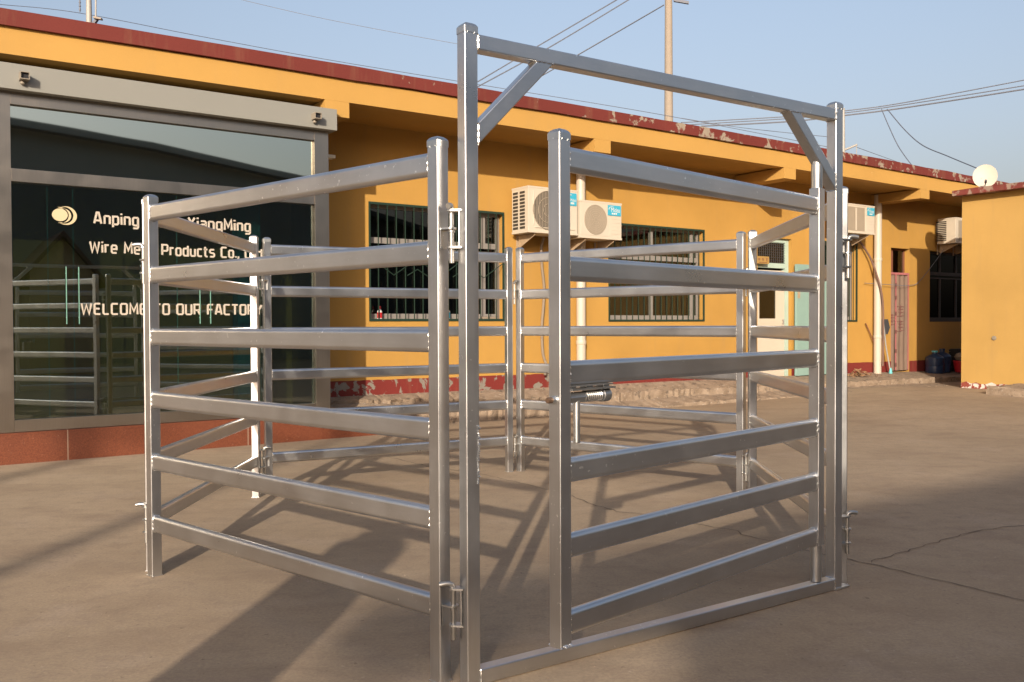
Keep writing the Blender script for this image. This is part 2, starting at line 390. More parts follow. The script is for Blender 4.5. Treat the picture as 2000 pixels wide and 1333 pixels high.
# ------------------------------------------------------------------ corral
def rprof(w, h, r, n=4):
    out = []
    for cx, cy, a0 in ((w/2-r, h/2-r, 0), (-w/2+r, h/2-r, 90), (-w/2+r, -h/2+r, 180), (w/2-r, -h/2+r, 270)):
        for k in range(n+1):
            a = R(a0+90*k/n); out.append((cx+r*math.cos(a), cy+r*math.sin(a)))
    return out
SQ = rprof(.05, .05, .0045, 3); RAIL = rprof(.038, .077, .0165, 6)
X, Y, Z = Vector((1, 0, 0)), Vector((0, 1, 0)), Vector((0, 0, 1))
def bead(m, c, u, v, w, h, r, rad, rnd):
    pr = rprof(w, h, r, 4); L = []
    for i in range(len(pr)):
        a, b = pr[i], pr[(i+1) % len(pr)]; d = math.hypot(a[0]-b[0], a[1]-b[1]); n = max(1, int(d/.006))
        for k in range(n): L.append((a[0]+(b[0]-a[0])*k/n, a[1]+(b[1]-a[1])*k/n))
    c = Vector(c)
    ph = rnd.uniform(0, 6)
    m.tube([c+u*a+v*b for a, b in L], [rad*max(.25, .72+.35*math.sin(i*1.9+ph)+rnd.uniform(-.28, .28)) for i in range(len(L))], 5, closed=True)
def cap_mesh(x, y, z, rnd):
    m = MB(); w = .0265
    m.sweep((x, y, z-.022), (x, y, z-.002), X, Y, rprof(w*2, w*2, .004, 3), caps=False); m.sweep((x, y, z-.0235), (x, y, z-.022), X, Y, rprof(w*2-.004, w*2-.004, .003, 3), caps=False)
    pr = rprof(w*2, w*2, .005, 3); rings = []
    for f, h in ((1, -.002), (.97, .0005), (.80, .0065), (.55, .011), (.25, .0135)):
        rings.append([m.bm.verts.new((x+a*f, y+b*f, z+h)) for a, b in pr])
    for a, b in zip(rings, rings[1:]):
        for k in range(len(pr)): m.bm.faces.new((a[k], a[(k+1) % len(pr)], b[(k+1) % len(pr)], b[k]))
    m.bm.faces.new(rings[-1])
    for sx in (-1, 1):                                        # crimp dimples
        for sy in (-1, 1):
            m.box((x+sx*.013-.002, y+sy*(w-.001), z-.0235), (x+sx*.013+.002, y+sy*(w+.001), z-.0195))
    return m
def post(root, x, y, z0, z1, rnd, mat=None, foot=True):
    m = MB(); m.sweep((x, y, z0), (x, y, z1-.018), X, Y, SQ)
    if foot: m.box((x-.027, y-.027, z0+.0005), (x+.027, y+.027, z0+.005))
    p = m.build('post', mat or M_STEEL, root); cap_mesh(x, y, z1-.014, rnd).build('cap', M_ZINC, p, smooth=24); return p
ZR = [1.711, 1.421, 1.129, .834, .540, .249]
POS = dict(AN=(-.2417, 2.9787), AF=(-1.6964, 4.2596), BL=(-1.742, 4.352), BR=(-1.7643, 6.2004), CL=(-1.717, 6.343), CR=(-.0264, 7.2286), DL=(.0657, 7.2654), DR=(1.5411, 6.0757), EL=(1.5931, 5.9891), ER=(1.488, 4.0929), FR=(1.4283, 4.0039), FL=(-.1409, 2.9432))
POS = {k: Vector((*v, 0)) for k, v in POS.items()}
GP = 'galvanised panels of the cattle pen'
ROOT = {}
def panel(a, b, label, lug_a, lug_b):
    A, B = POS[a], POS[b]; d = B-A; L = d.length; rz = math.atan2(d.y, d.x); rnd = random.Random(a)
    root = empty('cattle_panel', A, rz, label, 'fence panel', GP); ROOT[a] = ROOT[b] = root
    post(root, 0, 0, 0, 1.8, rnd); post(root, L, 0, 0, 1.8, rnd)
    for z in ZR:
        m = MB(); m.sweep((.0247, 0, z), (L-.0247, 0, z), Y, Z, RAIL)
        m.mark(1)
        for x in (.0255, L-.0255): bead(m, (x, 0, z), Y, Z, .041, .080, .018, .0034, rnd)
        m.build('rail', (M_STEEL_H, M_WELD), root)
    return root
panel('AF', 'AN', 'near left panel of the pen, in front of the glass shopfront lettering', 0, 0)
panel('BL', 'BR', 'left side panel of the pen, seen edge on running back towards the shopfront', 0, 0)
panel('CL', 'CR', 'back left panel of the pen, ending at the rear corner beside the left barred window', 0, 0)
panel('DL', 'DR', 'back right panel of the pen, seen behind the open gate leaf', 0, 0)
panel('EL', 'ER', 'right side panel of the pen, ending behind the tall frame post', 0, 0)

# tall gate frame
A, B = POS['FL'], POS['FR']; d = B-A; FLEN = d.length; frz = math.atan2(d.y, d.x); rnd = random.Random(3)
FR_ = empty('gateway', A, frz, 'tall square-tube gate frame with braced top corners and a floor sill', 'gateway')
ROOT['FL'] = ROOT['FR'] = FR_
post(FR_, 0, 0, 0, 2.158, rnd); post(FR_, FLEN, 0, 0, 2.158, rnd)
m = MB(); m.sweep((.0247, 0, 2.096), (FLEN-.0247, 0, 2.096), Y, Z, SQ)
m.mark(1)
for x in (.0255, FLEN-.0255): bead(m, (x, 0, 2.096), Y, Z, .052, .052, .006, .0036, rnd)
m.build('top_rail', (M_STEEL_H, M_WELD), FR_)
m = MB(); m.sweep((.0247, 0, .0275), (FLEN-.0247, 0, .0275), Y, Z, SQ)
m.mark(1)
for x in (.0255, FLEN-.0255): bead(m, (x, 0, .0275), Y, Z, .052, .052, .006, .0034, rnd)
m.build('sill', (M_STEEL_H, M_WELD), FR_)
for sx, x0 in ((1, .025), (-1, FLEN-.025)):
    m = MB(); a = Vector((x0, 0, 1.80)); b = Vector((x0+sx*.27, 0, 2.071)); dd = (b-a).normalized(); v = dd.cross(Y).normalized()
    # mitred ends: vertical cut at the post, level cut under the rail
    A_, B_ = [], []
    for p, q in SQ:
        o = Y*p+v*q; pa = a+o; pa = pa-dd*((pa.x-x0)/dd.x); pb = b+o; pb = pb-dd*((pb.z-2.071)/dd.z); A_.append(m.bm.verts.new(pa)); B_.append(m.bm.verts.new(pb))
    n = len(SQ)
    for i in range(n): m.bm.faces.new((A_[i], A_[(i+1) % n], B_[(i+1) % n], B_[i]))
    m.mark(1); bead(m, b, X, Y, .074, .052, .006, .0032, rnd); bead(m, a, Y, Z, .052, .074, .006, .0032, rnd)
    m.build('brace', (M_STEEL_H, M_WELD), FR_)
m = MB(); m.box((FLEN-.02, -.03, .002), (FLEN+.075, .03, .010)); m.build('foot_plate', M_ZINC, FR_)
m = MB()
for k in range(26):
    z = .665+k*.0075; m.lathe((.020+rnd.uniform(-.004, .004), -.0255, z), [(.001, -.003), (rnd.uniform(.003, .007), 0), (.001, .003)], 6)
m.build('latch_weld', M_WELD, FR_)

# gate leaf
GH, GS = Vector((1.327, 3.936, 0)), Vector((.147, 2.784, 0)); d = GS-GH; GL = d.length; grz = math.atan2(d.y, d.x); rnd = random.Random(9)
GT = empty('gate', GH, grz, 'six-rail gate leaf with a spring latch, swung slightly ajar in the tall frame', 'gate')
m = MB(); m.sweep((GL, 0, .185), (GL, 0, 1.766), X, Y, SQ)
for k in range(40): m.lathe((GL+rnd.uniform(-.024, .024), -rnd.choice((-1, 1))*.0255, .186+rnd.uniform(0, .006)), [(.001, -.003), (rnd.uniform(.003, .005), 0), (.001, .003)], 6)
stile = m.build('stile', M_STEEL, GT); cap_mesh(GL, 0, 1.768, rnd).build('cap', M_ZINC, stile)
m = MB(); m.sweep((0, 0, .215), (0, 0, 1.765), X, Y, SQ)
bead(m, (0, 0, 1.765), X, Y, .046, .046, .02, .0035, rnd); bead(m, (0, 0, .215), X, Y, .046, .046, .02, .0035, rnd)
m.build('hinge_stile', M_STEEL, GT)
m = MB(); m.lathe((0, 0, 0), [(.0235, 1.76), (.0245, 1.765), (.0245, 1.868), (.0238, 1.870), (.0205, 1.871), (.0205, 1.925), (.0195, 1.927)], 28)
m.build('upper_hinge_pipe', M_ZINC, GT)
m = MB(); m.lathe((0, 0, 0), [(.022, .054), (.0235, .056), (.0235, .096), (.0245, .098), (.0245, .220)], 28); m.build('lower_hinge_pipe', M_ZINC, GT)
for z in (1.692, 1.354, 1.030, .728, .492, .252):
    m = MB(); m.sweep((.0247, 0, z), (GL-.0247, 0, z), Y, Z, RAIL)
    m.mark(1)
    for x in (.0255, GL-.0255): bead(m, (x, 0, z), Y, Z, .041, .080, .018, .0036, rnd)
    m.build('rail', (M_STEEL_H, M_WELD), GT)
# latch below the fourth-from-bottom rail; camera side is +y of the leaf (leaf points towards the camera)
LY, LZ = .0, .952
lat = MB(); lat.box((GL-.234, -.030, LZ+.0235), (GL-.026, .030, LZ+.0290)); lat.box((GL-.226, -.026, LZ+.0355), (GL-.027, .026, LZ+.0395))
for x in (GL-.205, GL-.125, GL-.045): lat.box((x-.014, -.015, LZ+.0290), (x+.014, .015, LZ+.0355))
lat.lathe((GL-.228, LY, LZ+.001), [(.019, 0), (.022, .002), (.022, .034), (.019, .036)], 18, 'x'); lat.box((GL-.228, -.010, LZ+.012), (GL-.194, .010, LZ+.0245))
lt = lat.build('latch', M_LAT, GT)
m = MB(); m.lathe((GL-.112, LY, LZ+.001), [(.011, -.010), (.0185, .006), (.0185, .083), (.017, .086)], 6, 'x'); m.build('slide', M_LAT, lt)
m = MB(); pts = []
for k in range(9*14+1):
    a = 2*math.pi*k/14; pts.append((GL-.193+.086*k/(9*14), LY+.0165*math.cos(a), LZ+.001+.0165*math.sin(a)))
m.tube(pts, .0029, 6); m.lathe((GL-.20, LY, LZ+.001), [(.009, 0), (.009, .1)], 12, 'x'); m.build('spring', M_WELD, lt)
m = MB(); m.lathe((GL-.075, LY+.002, LZ), [(.0098, -.143), (.0112, -.140), (.0112, -.010)], 16); m.build('latch_handle', M_ZINC, lt)
m = MB(); m.lathe((GL+.024, .0, LZ-.002), [(.009, 0), (.0095, .02), (.0095, .030), (.008, .033), (.003, .033)], 16, 'x'); m.build('bolt', M_BOLT, lt)
m = MB(); m.lathe((GL+.0252, .0, LZ-.002), [(.013, 0), (.0135, .004), (.010, .013)], 18, 'x'); m.build('collar', M_ZINC, lt)

# lugs and pins at the corners
def to_local(root, p):
    c, s = math.cos(root.rotation_euler.z), math.sin(root.rotation_euler.z); q = Vector(p)-root.location
    return Vector((c*q.x+s*q.y, -s*q.x+c*q.y, q.z))
def plate(m, P, C, z, w, th=.006):
    d = (C-P); d.z = 0; d.normalize(); n = Vector((-d.y, d.x, 0)); a = P+d*.02; e = C
    pts = [a-n*w, a+n*w]
    for k in range(9):
        ang = -math.pi/2+math.pi*k/8; pts.append(e+d*(math.cos(ang)*w*.8)-n*(math.sin(ang)*w) if False else e+d*(math.cos(ang)*w*.8)+n*(-math.sin(ang)*w))
    pts = [Vector((p.x, p.y, z)) for p in pts]; m.poly(pts, (0, 0, th))
def joint(double, single, C, zc, label, head, upper):
    """double: post with two plates, single: post with one plate between; C: pin position"""
    hi, lo, mid = zc+.06, zc-.06, zc+.002
    for key, zs in ((double, (hi, lo)), (single, (mid,))):
        root = ROOT[key]; P = POS[key]
        for z in zs:
            m = MB(); plate(m, P, C, z, .019)
            for v in m.bm.verts: v.co = to_local(root, v.co)
            m.build('hinge_lug', M_ZINC, root)
        m = MB(); d = (C-P).normalized(); n = Vector((-d.y, d.x, 0)); z0, z1 = (lo+.0065, hi-.0005) if key == double else (mid-.062, mid-.0005)
        m.poly([P+d*.0250+n*.021+Z*z0, P+d*.0250-n*.021+Z*z0, P+d*.0250-n*.021+Z*z1, P+d*.0250+n*.021+Z*z1], d*.0025)
        for v in m.bm.verts: v.co = to_local(root, v.co)
        m.build('backing_plate', M_ZINC, root)
    h = Vector((*head, 0)).normalized(); ztop = hi+.010; hl = .6 if (double, upper) == ('FL', 1) and zc > 1 else 1.0
    m = MB(); m.tube([(0, 0, -.178), (0, 0, -.176), (0, 0, -.08), (0, 0, -.02), (0, 0, 0)], [.0075, .0086, .0086, .0086, .0086], 14)
    m.tube([(0, 0, -.012), Vector((0, 0, .004))+h*.005, Vector((0, 0, .008))+h*.014*hl, Vector((0, 0, .008))+h*.028*hl, Vector((0, 0, .005))+h*.046*hl], .0092, 14)
    m.tube([(0, 0, mid-ztop-.004), (0, 0, mid-ztop-.010)], .012, 12)
    o = m.build('locking_pin', M_PIN); o.location = (C.x, C.y, ztop); tag(o, label, 'pin', 'steel pins locking the pen corners')
mid = lambda a, b, ox=0, oy=0: (POS[a]+POS[b])/2+Vector((ox, oy, 0))
for zc, ud in ((1.49, 'upper'), (.255, 'lower')):
    joint('FL', 'AN', mid('FL', 'AN', -.004, -.012), zc, f'{ud} steel drop pin joining the tall gate frame to the near left panel', (-.35, -1) if ud == 'upper' else (-1, -.1), 1)
    joint('BL', 'AF', mid('BL', 'AF', -.028, -.012), zc, f'{ud} drop pin on the leftmost pen corner, in front of the shopfront', (-1, -.15), 1)
    joint('BR', 'CL', mid('BR', 'CL', .01, 0), zc, f'{ud} drop pin at the back left pen corner, between two close posts', (1, .2), 1)
    joint('CR', 'DL', mid('CR', 'DL', 0, -.004), zc-.04, f'{ud} drop pin between the twin posts of the rearmost pen corner', (.4, -.6), 1)
    joint('DR', 'EL', mid('DR', 'EL', -.004, 0), zc-.02, f'{ud} drop pin at the back right pen corner, beside the white door', (1, 0), 1)
    joint('FR', 'ER', mid('FR', 'ER', .042, -.012), zc, f'{ud} drop pin on the right pen corner, sticking out beside the tall frame post', (1, .1), 1)

# ------------------------------------------------------------------ main building
def dz(s): return .014-.0009*(s-8.2)**2*(.55 if s < 8.2 else .62)
def wall_holes(s0, s1, z0, z1, holes, t0, depth):
    m = MB(); S = sorted({s0, s1, *[h[0] for h in holes], *[h[1] for h in holes]}); Zs = sorted({z0, z1, *[h[2] for h in holes], *[h[3] for h in holes]})
    def hole(a, b, c, d): return any(h[0]-1e-6 <= a and b <= h[1]+1e-6 and h[2]-1e-6 <= c and d <= h[3]+1e-6 for h in holes)
    for a, b in zip(S, S[1:]):
        for c, d in zip(Zs, Zs[1:]):
            if not hole(a, b, c, d):
                m.quad((a, t0, c), (b, t0, c), (b, t0, d), (a, t0, d)); m.quad((a, t0+depth, c), (a, t0+depth, d), (b, t0+depth, d), (b, t0+depth, c))
    for a, b, c, d in holes:
        m.quad((a, t0, c), (a, t0, d), (a, t0+depth, d), (a, t0+depth, c)); m.quad((b, t0, c), (b, t0+depth, c), (b, t0+depth, d), (b, t0, d))
        m.quad((a, t0, d), (b, t0, d), (b, t0+depth, d), (a, t0+depth, d)); m.quad((a, t0, c), (a, t0+depth, c), (b, t0+depth, c), (b, t0, c))
    bmesh.ops.remove_doubles(m.bm, verts=m.bm.verts[:], dist=1e-5)
    return m
TW = 9.75
W1 = (4.765, 6.70, 1.232, 2.635); W2 = (8.508, 10.455, 1.222, 2.62); W3 = (13.38, 14.393, 1.212, 2.60); W4 = (16.752, 18.6, 1.199, 2.582)
DR1 = (11.70, 12.56, .28, 2.59); DR2 = (15.447, 16.055, .262, 2.582)
bld = fempty('factory_building', 4.0, TW, 0, 'long single-storey yellow factory building with red roof edge and barred windows', 'building'); BO = org(bld)
m = wall_holes(-6, 21, .0, 3.60, [W1, W2, W3, W4, DR1, DR2], TW, .24); m.build('wall', M_YELLOW, bld, BO)
m = MB(); zf = -.2
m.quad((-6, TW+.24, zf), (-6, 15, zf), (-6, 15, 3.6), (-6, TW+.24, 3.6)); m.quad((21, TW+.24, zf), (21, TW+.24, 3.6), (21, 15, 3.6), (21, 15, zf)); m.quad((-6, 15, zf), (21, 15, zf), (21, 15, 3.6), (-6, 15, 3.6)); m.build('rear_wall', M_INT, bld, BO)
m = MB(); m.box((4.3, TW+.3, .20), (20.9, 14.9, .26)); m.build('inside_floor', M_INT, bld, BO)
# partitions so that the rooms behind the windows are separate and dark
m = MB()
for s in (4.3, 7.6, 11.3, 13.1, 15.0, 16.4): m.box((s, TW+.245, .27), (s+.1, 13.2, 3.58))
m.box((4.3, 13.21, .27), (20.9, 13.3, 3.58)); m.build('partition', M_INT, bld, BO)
def strip(m, prof, s0, s1, n=40):           # profile (t, z) swept along the crowned eaves
    rings = [[m.bm.verts.new((s0+(s1-s0)*i/n, t, z+dz(s0+(s1-s0)*i/n))) for t, z in prof] for i in range(n+1)]
    k = len(prof)
    for a, b in zip(rings, rings[1:]):
        for j in range(k): m.bm.faces.new((a[j], a[(j+1) % k], b[(j+1) % k], b[j]))
    m.bm.faces.new(rings[0][::-1]); m.bm.faces.new(rings[-1])
m = MB(); strip(m, [(8.80, 3.515), (8.96, 3.515), (8.96, 3.748), (8.80, 3.748)], -6, 21); m.build('eaves_beam', M_BEAM, bld, BO)
m = MB(); strip(m, [(8.962, 3.53), (TW-.002, 3.53), (TW-.002, 3.62), (8.962, 3.62)], -6, 21); m.build('soffit', M_YELLOW, bld, BO)
m = MB(); strip(m, [(8.76, 3.752), (15.1, 3.752), (15.1, 3.80), (9.3, 3.83), (8.78, 3.892), (8.76, 3.890)], -6, 21)
rnd = random.Random(12)
for v in m.bm.verts:
    if v.co.y < 9: v.co.z += rnd.uniform(-.006, .006)
m.build('roof_fascia', M_RED, bld, BO)
for s in (.22, 3.81, 7.445, 11.16, 14.82, 18.5):
    m = MB(); w = .272; z1 = 3.513+dz(s+.14); m.box((s, 8.797, 3.352+dz(s)), (s+w, TW-.003, z1)); m.build('eaves_bracket', M_BEAM, bld, BO)
m = MB()
sk = [(3.99, 11.70), (12.56, 15.447), (16.055, 21)]
for a, b in sk:
    n = max(2, int((b-a)/.08)); rnd = random.Random(int(a*10)); prev = None
    for i in range(n+1):
        s = a+(b-a)*i/n; zt = .53-.006*(s-4)+rnd.uniform(-.004, .004)
        r = [m.bm.verts.new(p) for p in ((s, TW-.008, 0), (s, TW-.008, zt), (s, TW-.001, zt+.002))]
        if prev:
            for k in (0, 1): m.bm.faces.new((prev[k], r[k], r[k+1], prev[k+1]))
        prev = r
m.build('skirting', M_SKIRT, bld, BO, recalc=False)

def window(W, transom, mull, bars=.118, zig=False, grille=True, glassm=None, framem=None):
    a, b, c, d = W; fm = framem or M_WHITEF; tf = TW+.10
    m = MB(); w = .05
    m.box((a+.002, tf, c+.002), (a+w, tf+.06, d-.002)); m.box((b-w, tf, c+.002), (b-.002, tf+.06, d-.002))
    m.box((a+w, tf, c+.002), (b-w, tf+.06, c+.085)); m.box((a+w, tf, d-w), (b-w, tf+.06, d-.002))
    m.box((a+w, tf-.003, transom-.035), (b-w, tf+.057, transom+.035)); m.box((a+w, tf, transom-.10), (b-w, tf+.05, transom-.075))
    for q in mull: m.box((q-.03, tf+.003, c+.085), (q+.03, tf+.055, transom-.10)); m.box((q-.03, tf+.003, transom+.035), (q+.03, tf+.055, d-w))
    win = m.build('window', fm, bld, BO)
    m = MB(); m.box((a+.03, tf+.025, c+.04), (b-.03, tf+.031, d-.03)); m.build('pane', glassm or M_WGLASS, win, BO)
    if grille:
        m = MB(); tg = TW-.012; e = .016
        m.box((a-.004, tg, c-.006), (b+.004, tg+.022, c+.022)); m.box((a-.004, tg, d-.02), (b+.004, tg+.022, d+.008)); m.box((a-.004, tg, c+.022), (a+.016, tg+.022, d-.02)); m.box((b-.016, tg, c+.022), (b+.004, tg+.022, d-.02))
        n = round((b-a)/bars)
        for k in range(1, n):
            s = a+(b-a)*k/n; m.box((s-.0048, tg+.004, c+.022), (s+.0048, tg+.014, d-.02))
        if zig:
            n2 = 3 if b-a > 1.5 else 2; q = (b-a)/n2
            for k in range(n2):
                m.tube([(a+q*k, tg-.001, 1.99), (a+q*(k+.5), tg-.001, 1.78), (a+q*(k+1), tg-.001, 1.99)], .0062, 6)
                if k: m.tube([(a+q*(k-.22), tg-.003, 1.78), (a+q*k, tg-.003, 1.86), (a+q*(k+.22), tg-.003, 1.78)], .0058, 6)
        m.build('grille', M_GREEN, win, BO)
    return win
window(W1, 2.20, [5.75, 6.45], zig=True); window(W2, 2.16, [9.44, 10.30], zig=True)
window(W3, 2.16, [13.9], grille=True); window(W4, 2.15, [17.3, 17.9], grille=False, framem=M_BLACKF, glassm=M_DGLASS)
# white door with transom light
a, b, c, d = DR1; t0 = TW+.06
m = MB()
m.box((a+.002, t0, c), (a+.07, t0+.08, d-.002)); m.box((b-.09, t0, c), (b-.002, t0+.08, d-.002)); m.box((a+.07, t0, d-.07), (b-.09, t0+.08, d-.002)); m.box((a+.07, t0, 2.10), (b-.09, t0+.08, 2.18))
dj = m.build('door_frame', M_TEALF, bld, BO)
m = MB(); m.box((a+.072, t0+.02, 2.185), (b-.092, t0+.028, d-.075)); m.build('transom_pane', M_WGLASS, dj, BO)
m = MB()
for k in range(14):
    s = a+.08+k*.05
    if s < b-.1: m.tube([(s, t0+.005, 2.185), (s, t0+.005, d-.075)], .004, 5)
for k in range(9): m.tube([(a+.075, t0+.001, 2.19+k*.042), (b-.095, t0+.001, 2.19+k*.042)], .003, 5)
m.build('transom_mesh', M_GREY, dj, BO)
m = MB(); m.box((a+.075, t0+.01, c+.005), (a+.13, t0+.05, 2.06)); m.box((b-.30, t0+.01, c+.005), (b-.095, t0+.05, 2.06)); m.box((a+.13, t0+.01, c+.005), (b-.30, t0+.05, 1.26)); m.box((a+.13, t0+.01, 1.95), (b-.30, t0+.05, 2.06))
m.box((a+.13, t0+.004, 1.19), (b-.20, t0+.012, 1.25))
dl = m.build('door', M_CREAMD, bld, BO)
m = MB(); m.box((a+.13, t0+.03, 1.26), (b-.30, t0+.036, 1.95)); m.build('pane', M_WGLASS, dl, BO)
m = MB(); m.tube([(b-.16, t0+.0, 1.18), (b-.16, t0-.03, 1.18), (b-.16, t0-.03, 1.24), (b-.16, t0, 1.24)], .008, 8); m.build('handle', M_ZINC, dl, BO)
# pale teal leaf folded back on the wall
m = MB(); m.box((12.58, TW-.095, .30), (13.62, TW-.05, 2.17), .004); m.box((12.58, TW-.103, .30), (12.66, TW-.0955, 2.17)); m.box((13.56, TW-.103, .30), (13.62, TW-.0955, 2.17)); m.box((12.66, TW-.103, 2.07), (13.56, TW-.0955, 2.17))
m.box((12.70, TW-.049, .6), (12.76, TW-.009, .7)); m.box((12.70, TW-.049, 1.8), (12.76, TW-.009, 1.9))
tl = m.build('door', M_TEAL, bld, BO, label='pale teal sheet door leaf folded back against the wall')
m = MB(); m.tube([(13.5, TW-.10, 1.92), (13.5, TW-.14, 1.92), (13.42, TW-.14, 1.92)], .012, 8); m.build('handle', M_ZINC, tl, BO)
m = MB(); m.box((12.59, TW-.110, 1.60), (12.65, TW-.104, 1.78)); m.build('lock_plate', M_RUST, tl, BO)
# narrow doorway with a mesh fly curtain
a, b, c, d = DR2
m = MB(); t0 = TW+.10
m.box((a+.002, t0, 2.05), (b-.002, t0+.05, 2.12)); m.box((a+.002, t0, 2.12), (a+.03, t0+.05, d-.002)); m.box((b-.03, t0, 2.12), (b-.002, t0+.05, d-.002)); m.box((a+.17, t0, 2.12), (a+.22, t0+.05, d-.03)); m.box((a+.03, t0, d-.03), (b-.03, t0+.05, d-.002))
m.box((a+.002, t0, c), (a+.03, t0+.05, 2.05)); m.box((b-.03, t0, c), (b-.002, t0+.05, 2.05))
dj = m.build('door_frame', M_BROWN, bld, BO); m = MB(); m.box((a+.025, t0+.02, 2.12), (b-.025, t0+.026, d-.025)); m.build('transom_pane', M_WGLASS, dj, BO)
m = MB(); nx, nz = 26, 50; g2 = []
for j in range(nz+1):
    z = .285+(2.115-.285)*j/nz; g2.append([m.bm.verts.new((a+.012+(b-a-.024)*i/nx, TW+.03+.010*math.sin(i*.9+.5*math.sin(z*3)), z)) for i in range(nx+1)])
for j in range(nz):
    for i in range(nx): m.bm.faces.new((g2[j][i], g2[j][i+1], g2[j+1][i+1], g2[j+1][i]))
cu = m.build('fly_curtain', M_MESHC, bld, BO, recalc=False)
m = MB(); tt = TW+.004
m.box((a+.004, tt, 2.085), (b-.004, tt+.012, 2.125)); m.box((b-.03, tt, .29), (b-.008, tt+.012, 2.085)); m.box((a+.165, tt, .29), (a+.19, tt+.012, 2.085)); m.box((a+.004, tt, .29), (a+.014, tt+.012, 2.085)); m.build('binding', M_PINK, cu, BO)
m = MB(); rnd = random.Random(4)
for z in (.36, .62, .98, 1.32, 1.62, 1.86): m.box((a+.15, tt-.006, z), (a+.20, tt-.001, z+.07))
def gly(cx, cz, w, strokes):
    for p in strokes: m.tube([(cx+u*w, tt+.022, cz+v*w) for u, v in p], .009, 5)
for cx, cz in ((a+.36, 1.40), (a+.36, 1.12), (a+.09, 1.24)):
    gly(cx, cz, .11, [[(-1, .8), (1, .8)], [(-.8, .35), (.8, .35)], [(-.8, .35), (-.8, -.2), (.8, -.2), (.8, .35)], [(0, 1), (0, -.9)], [(-1, -.9), (1, -.75)]])
m.build('curtain_print', M_REDC, cu, BO)

# ------------------------------------------------------------------ glass shopfront
sf = fempty('glass_storefront', 2.4, 8.8, 0, 'stainless steel and tinted glass shopfront with a red granite base and company lettering', 'shopfront'); SO = org(sf)
S0, S1 = -2.4, 3.845
m = MB(); m.box((S0-.1, 8.775, 0), (4.55, 9.15, .268)); m.box((S0-.1, 9.15, 0), (3.93, TW-.012, .266)); m.build('granite_base', M_GRAN, sf, SO)
m = MB(); m.box((S0-.15, 8.70, 3.188), (3.90, 9.74, 3.405), .003); m.build('canopy', M_CANOPY, sf, SO)
def mem(name, a, b, mat=M_STAIN): 
    m = MB(); m.box(a, b, .002); return m.build(name, mat, sf, SO)
mem('frame_post', (.74, 8.80, .27), (.942, 8.94, 3.186)); mem('frame_post', (3.692, 8.80, .27), (3.845, 8.94, 3.186)); mem('frame_post', (S0, 8.80, .27), (S0+.15, 8.94, 3.186))
mem('head_rail', (.943, 8.803, 3.082), (3.691, 8.94, 3.186)); mem('transom_rail', (.943, 8.803, 2.425), (3.691, 8.94, 2.535)); mem('sill_rail', (.943, 8.803, .271), (3.691, 8.94, .374))
mem('head_rail', (S0+.151, 8.803, 3.082), (.739, 8.94, 3.186)); mem('transom_rail', (S0+.151, 8.803, 2.425), (.739, 8.94, 2.535)); mem('sill_rail', (S0+.151, 8.803, .271), (.739, 8.94, .374))
mem('side_panel', (3.80, 8.942, .27), (3.845, TW-.012, 3.186)); mem('corner_trim', (4.215, 9.70, .30), (4.24, 9.738, 3.1), M_WHITE)
m = MB(); m.box((.944, 8.846, 2.536), (3.690, 8.854, 3.081)); m.build('transom_glass', M_TRANS, sf, SO)
m = MB(); m.box((S0+.152, 8.846, 2.536), (.738, 8.854, 3.081)); m.build('transom_glass', M_TRANS, sf, SO)
edges = [.944, 1.243, 1.445, 2.20, 2.52, 3.25, 3.690]
for a, b in ((S0+.152, .738), (.944, 2.322), (2.326, 3.690)):
    m = MB(); m.box((a, 8.850, .375), (b, 8.860, 2.424)); m.build('glass_pane', M_GLASS, sf, SO)
m = MB()
for e in (.951, 1.225, 1.430, 2.324, 3.682): m.box((e-.004, 8.861, .376), (e+.004, 8.870, 2.42))
m.build('glass_edge', M_GEDGE, sf, SO)
for s in (1.366, 1.468, 2.53, 2.63):
    m = MB(); m.tube([(s, 8.835, 1.20), (s, 8.835, 1.71)], .0045, 10)
    for z in (1.26, 1.65): m.tube([(s, 8.835, z), (s, 8.852, z)], .006, 8)
    m.build('door_handle', M_GEDGE, sf, SO)
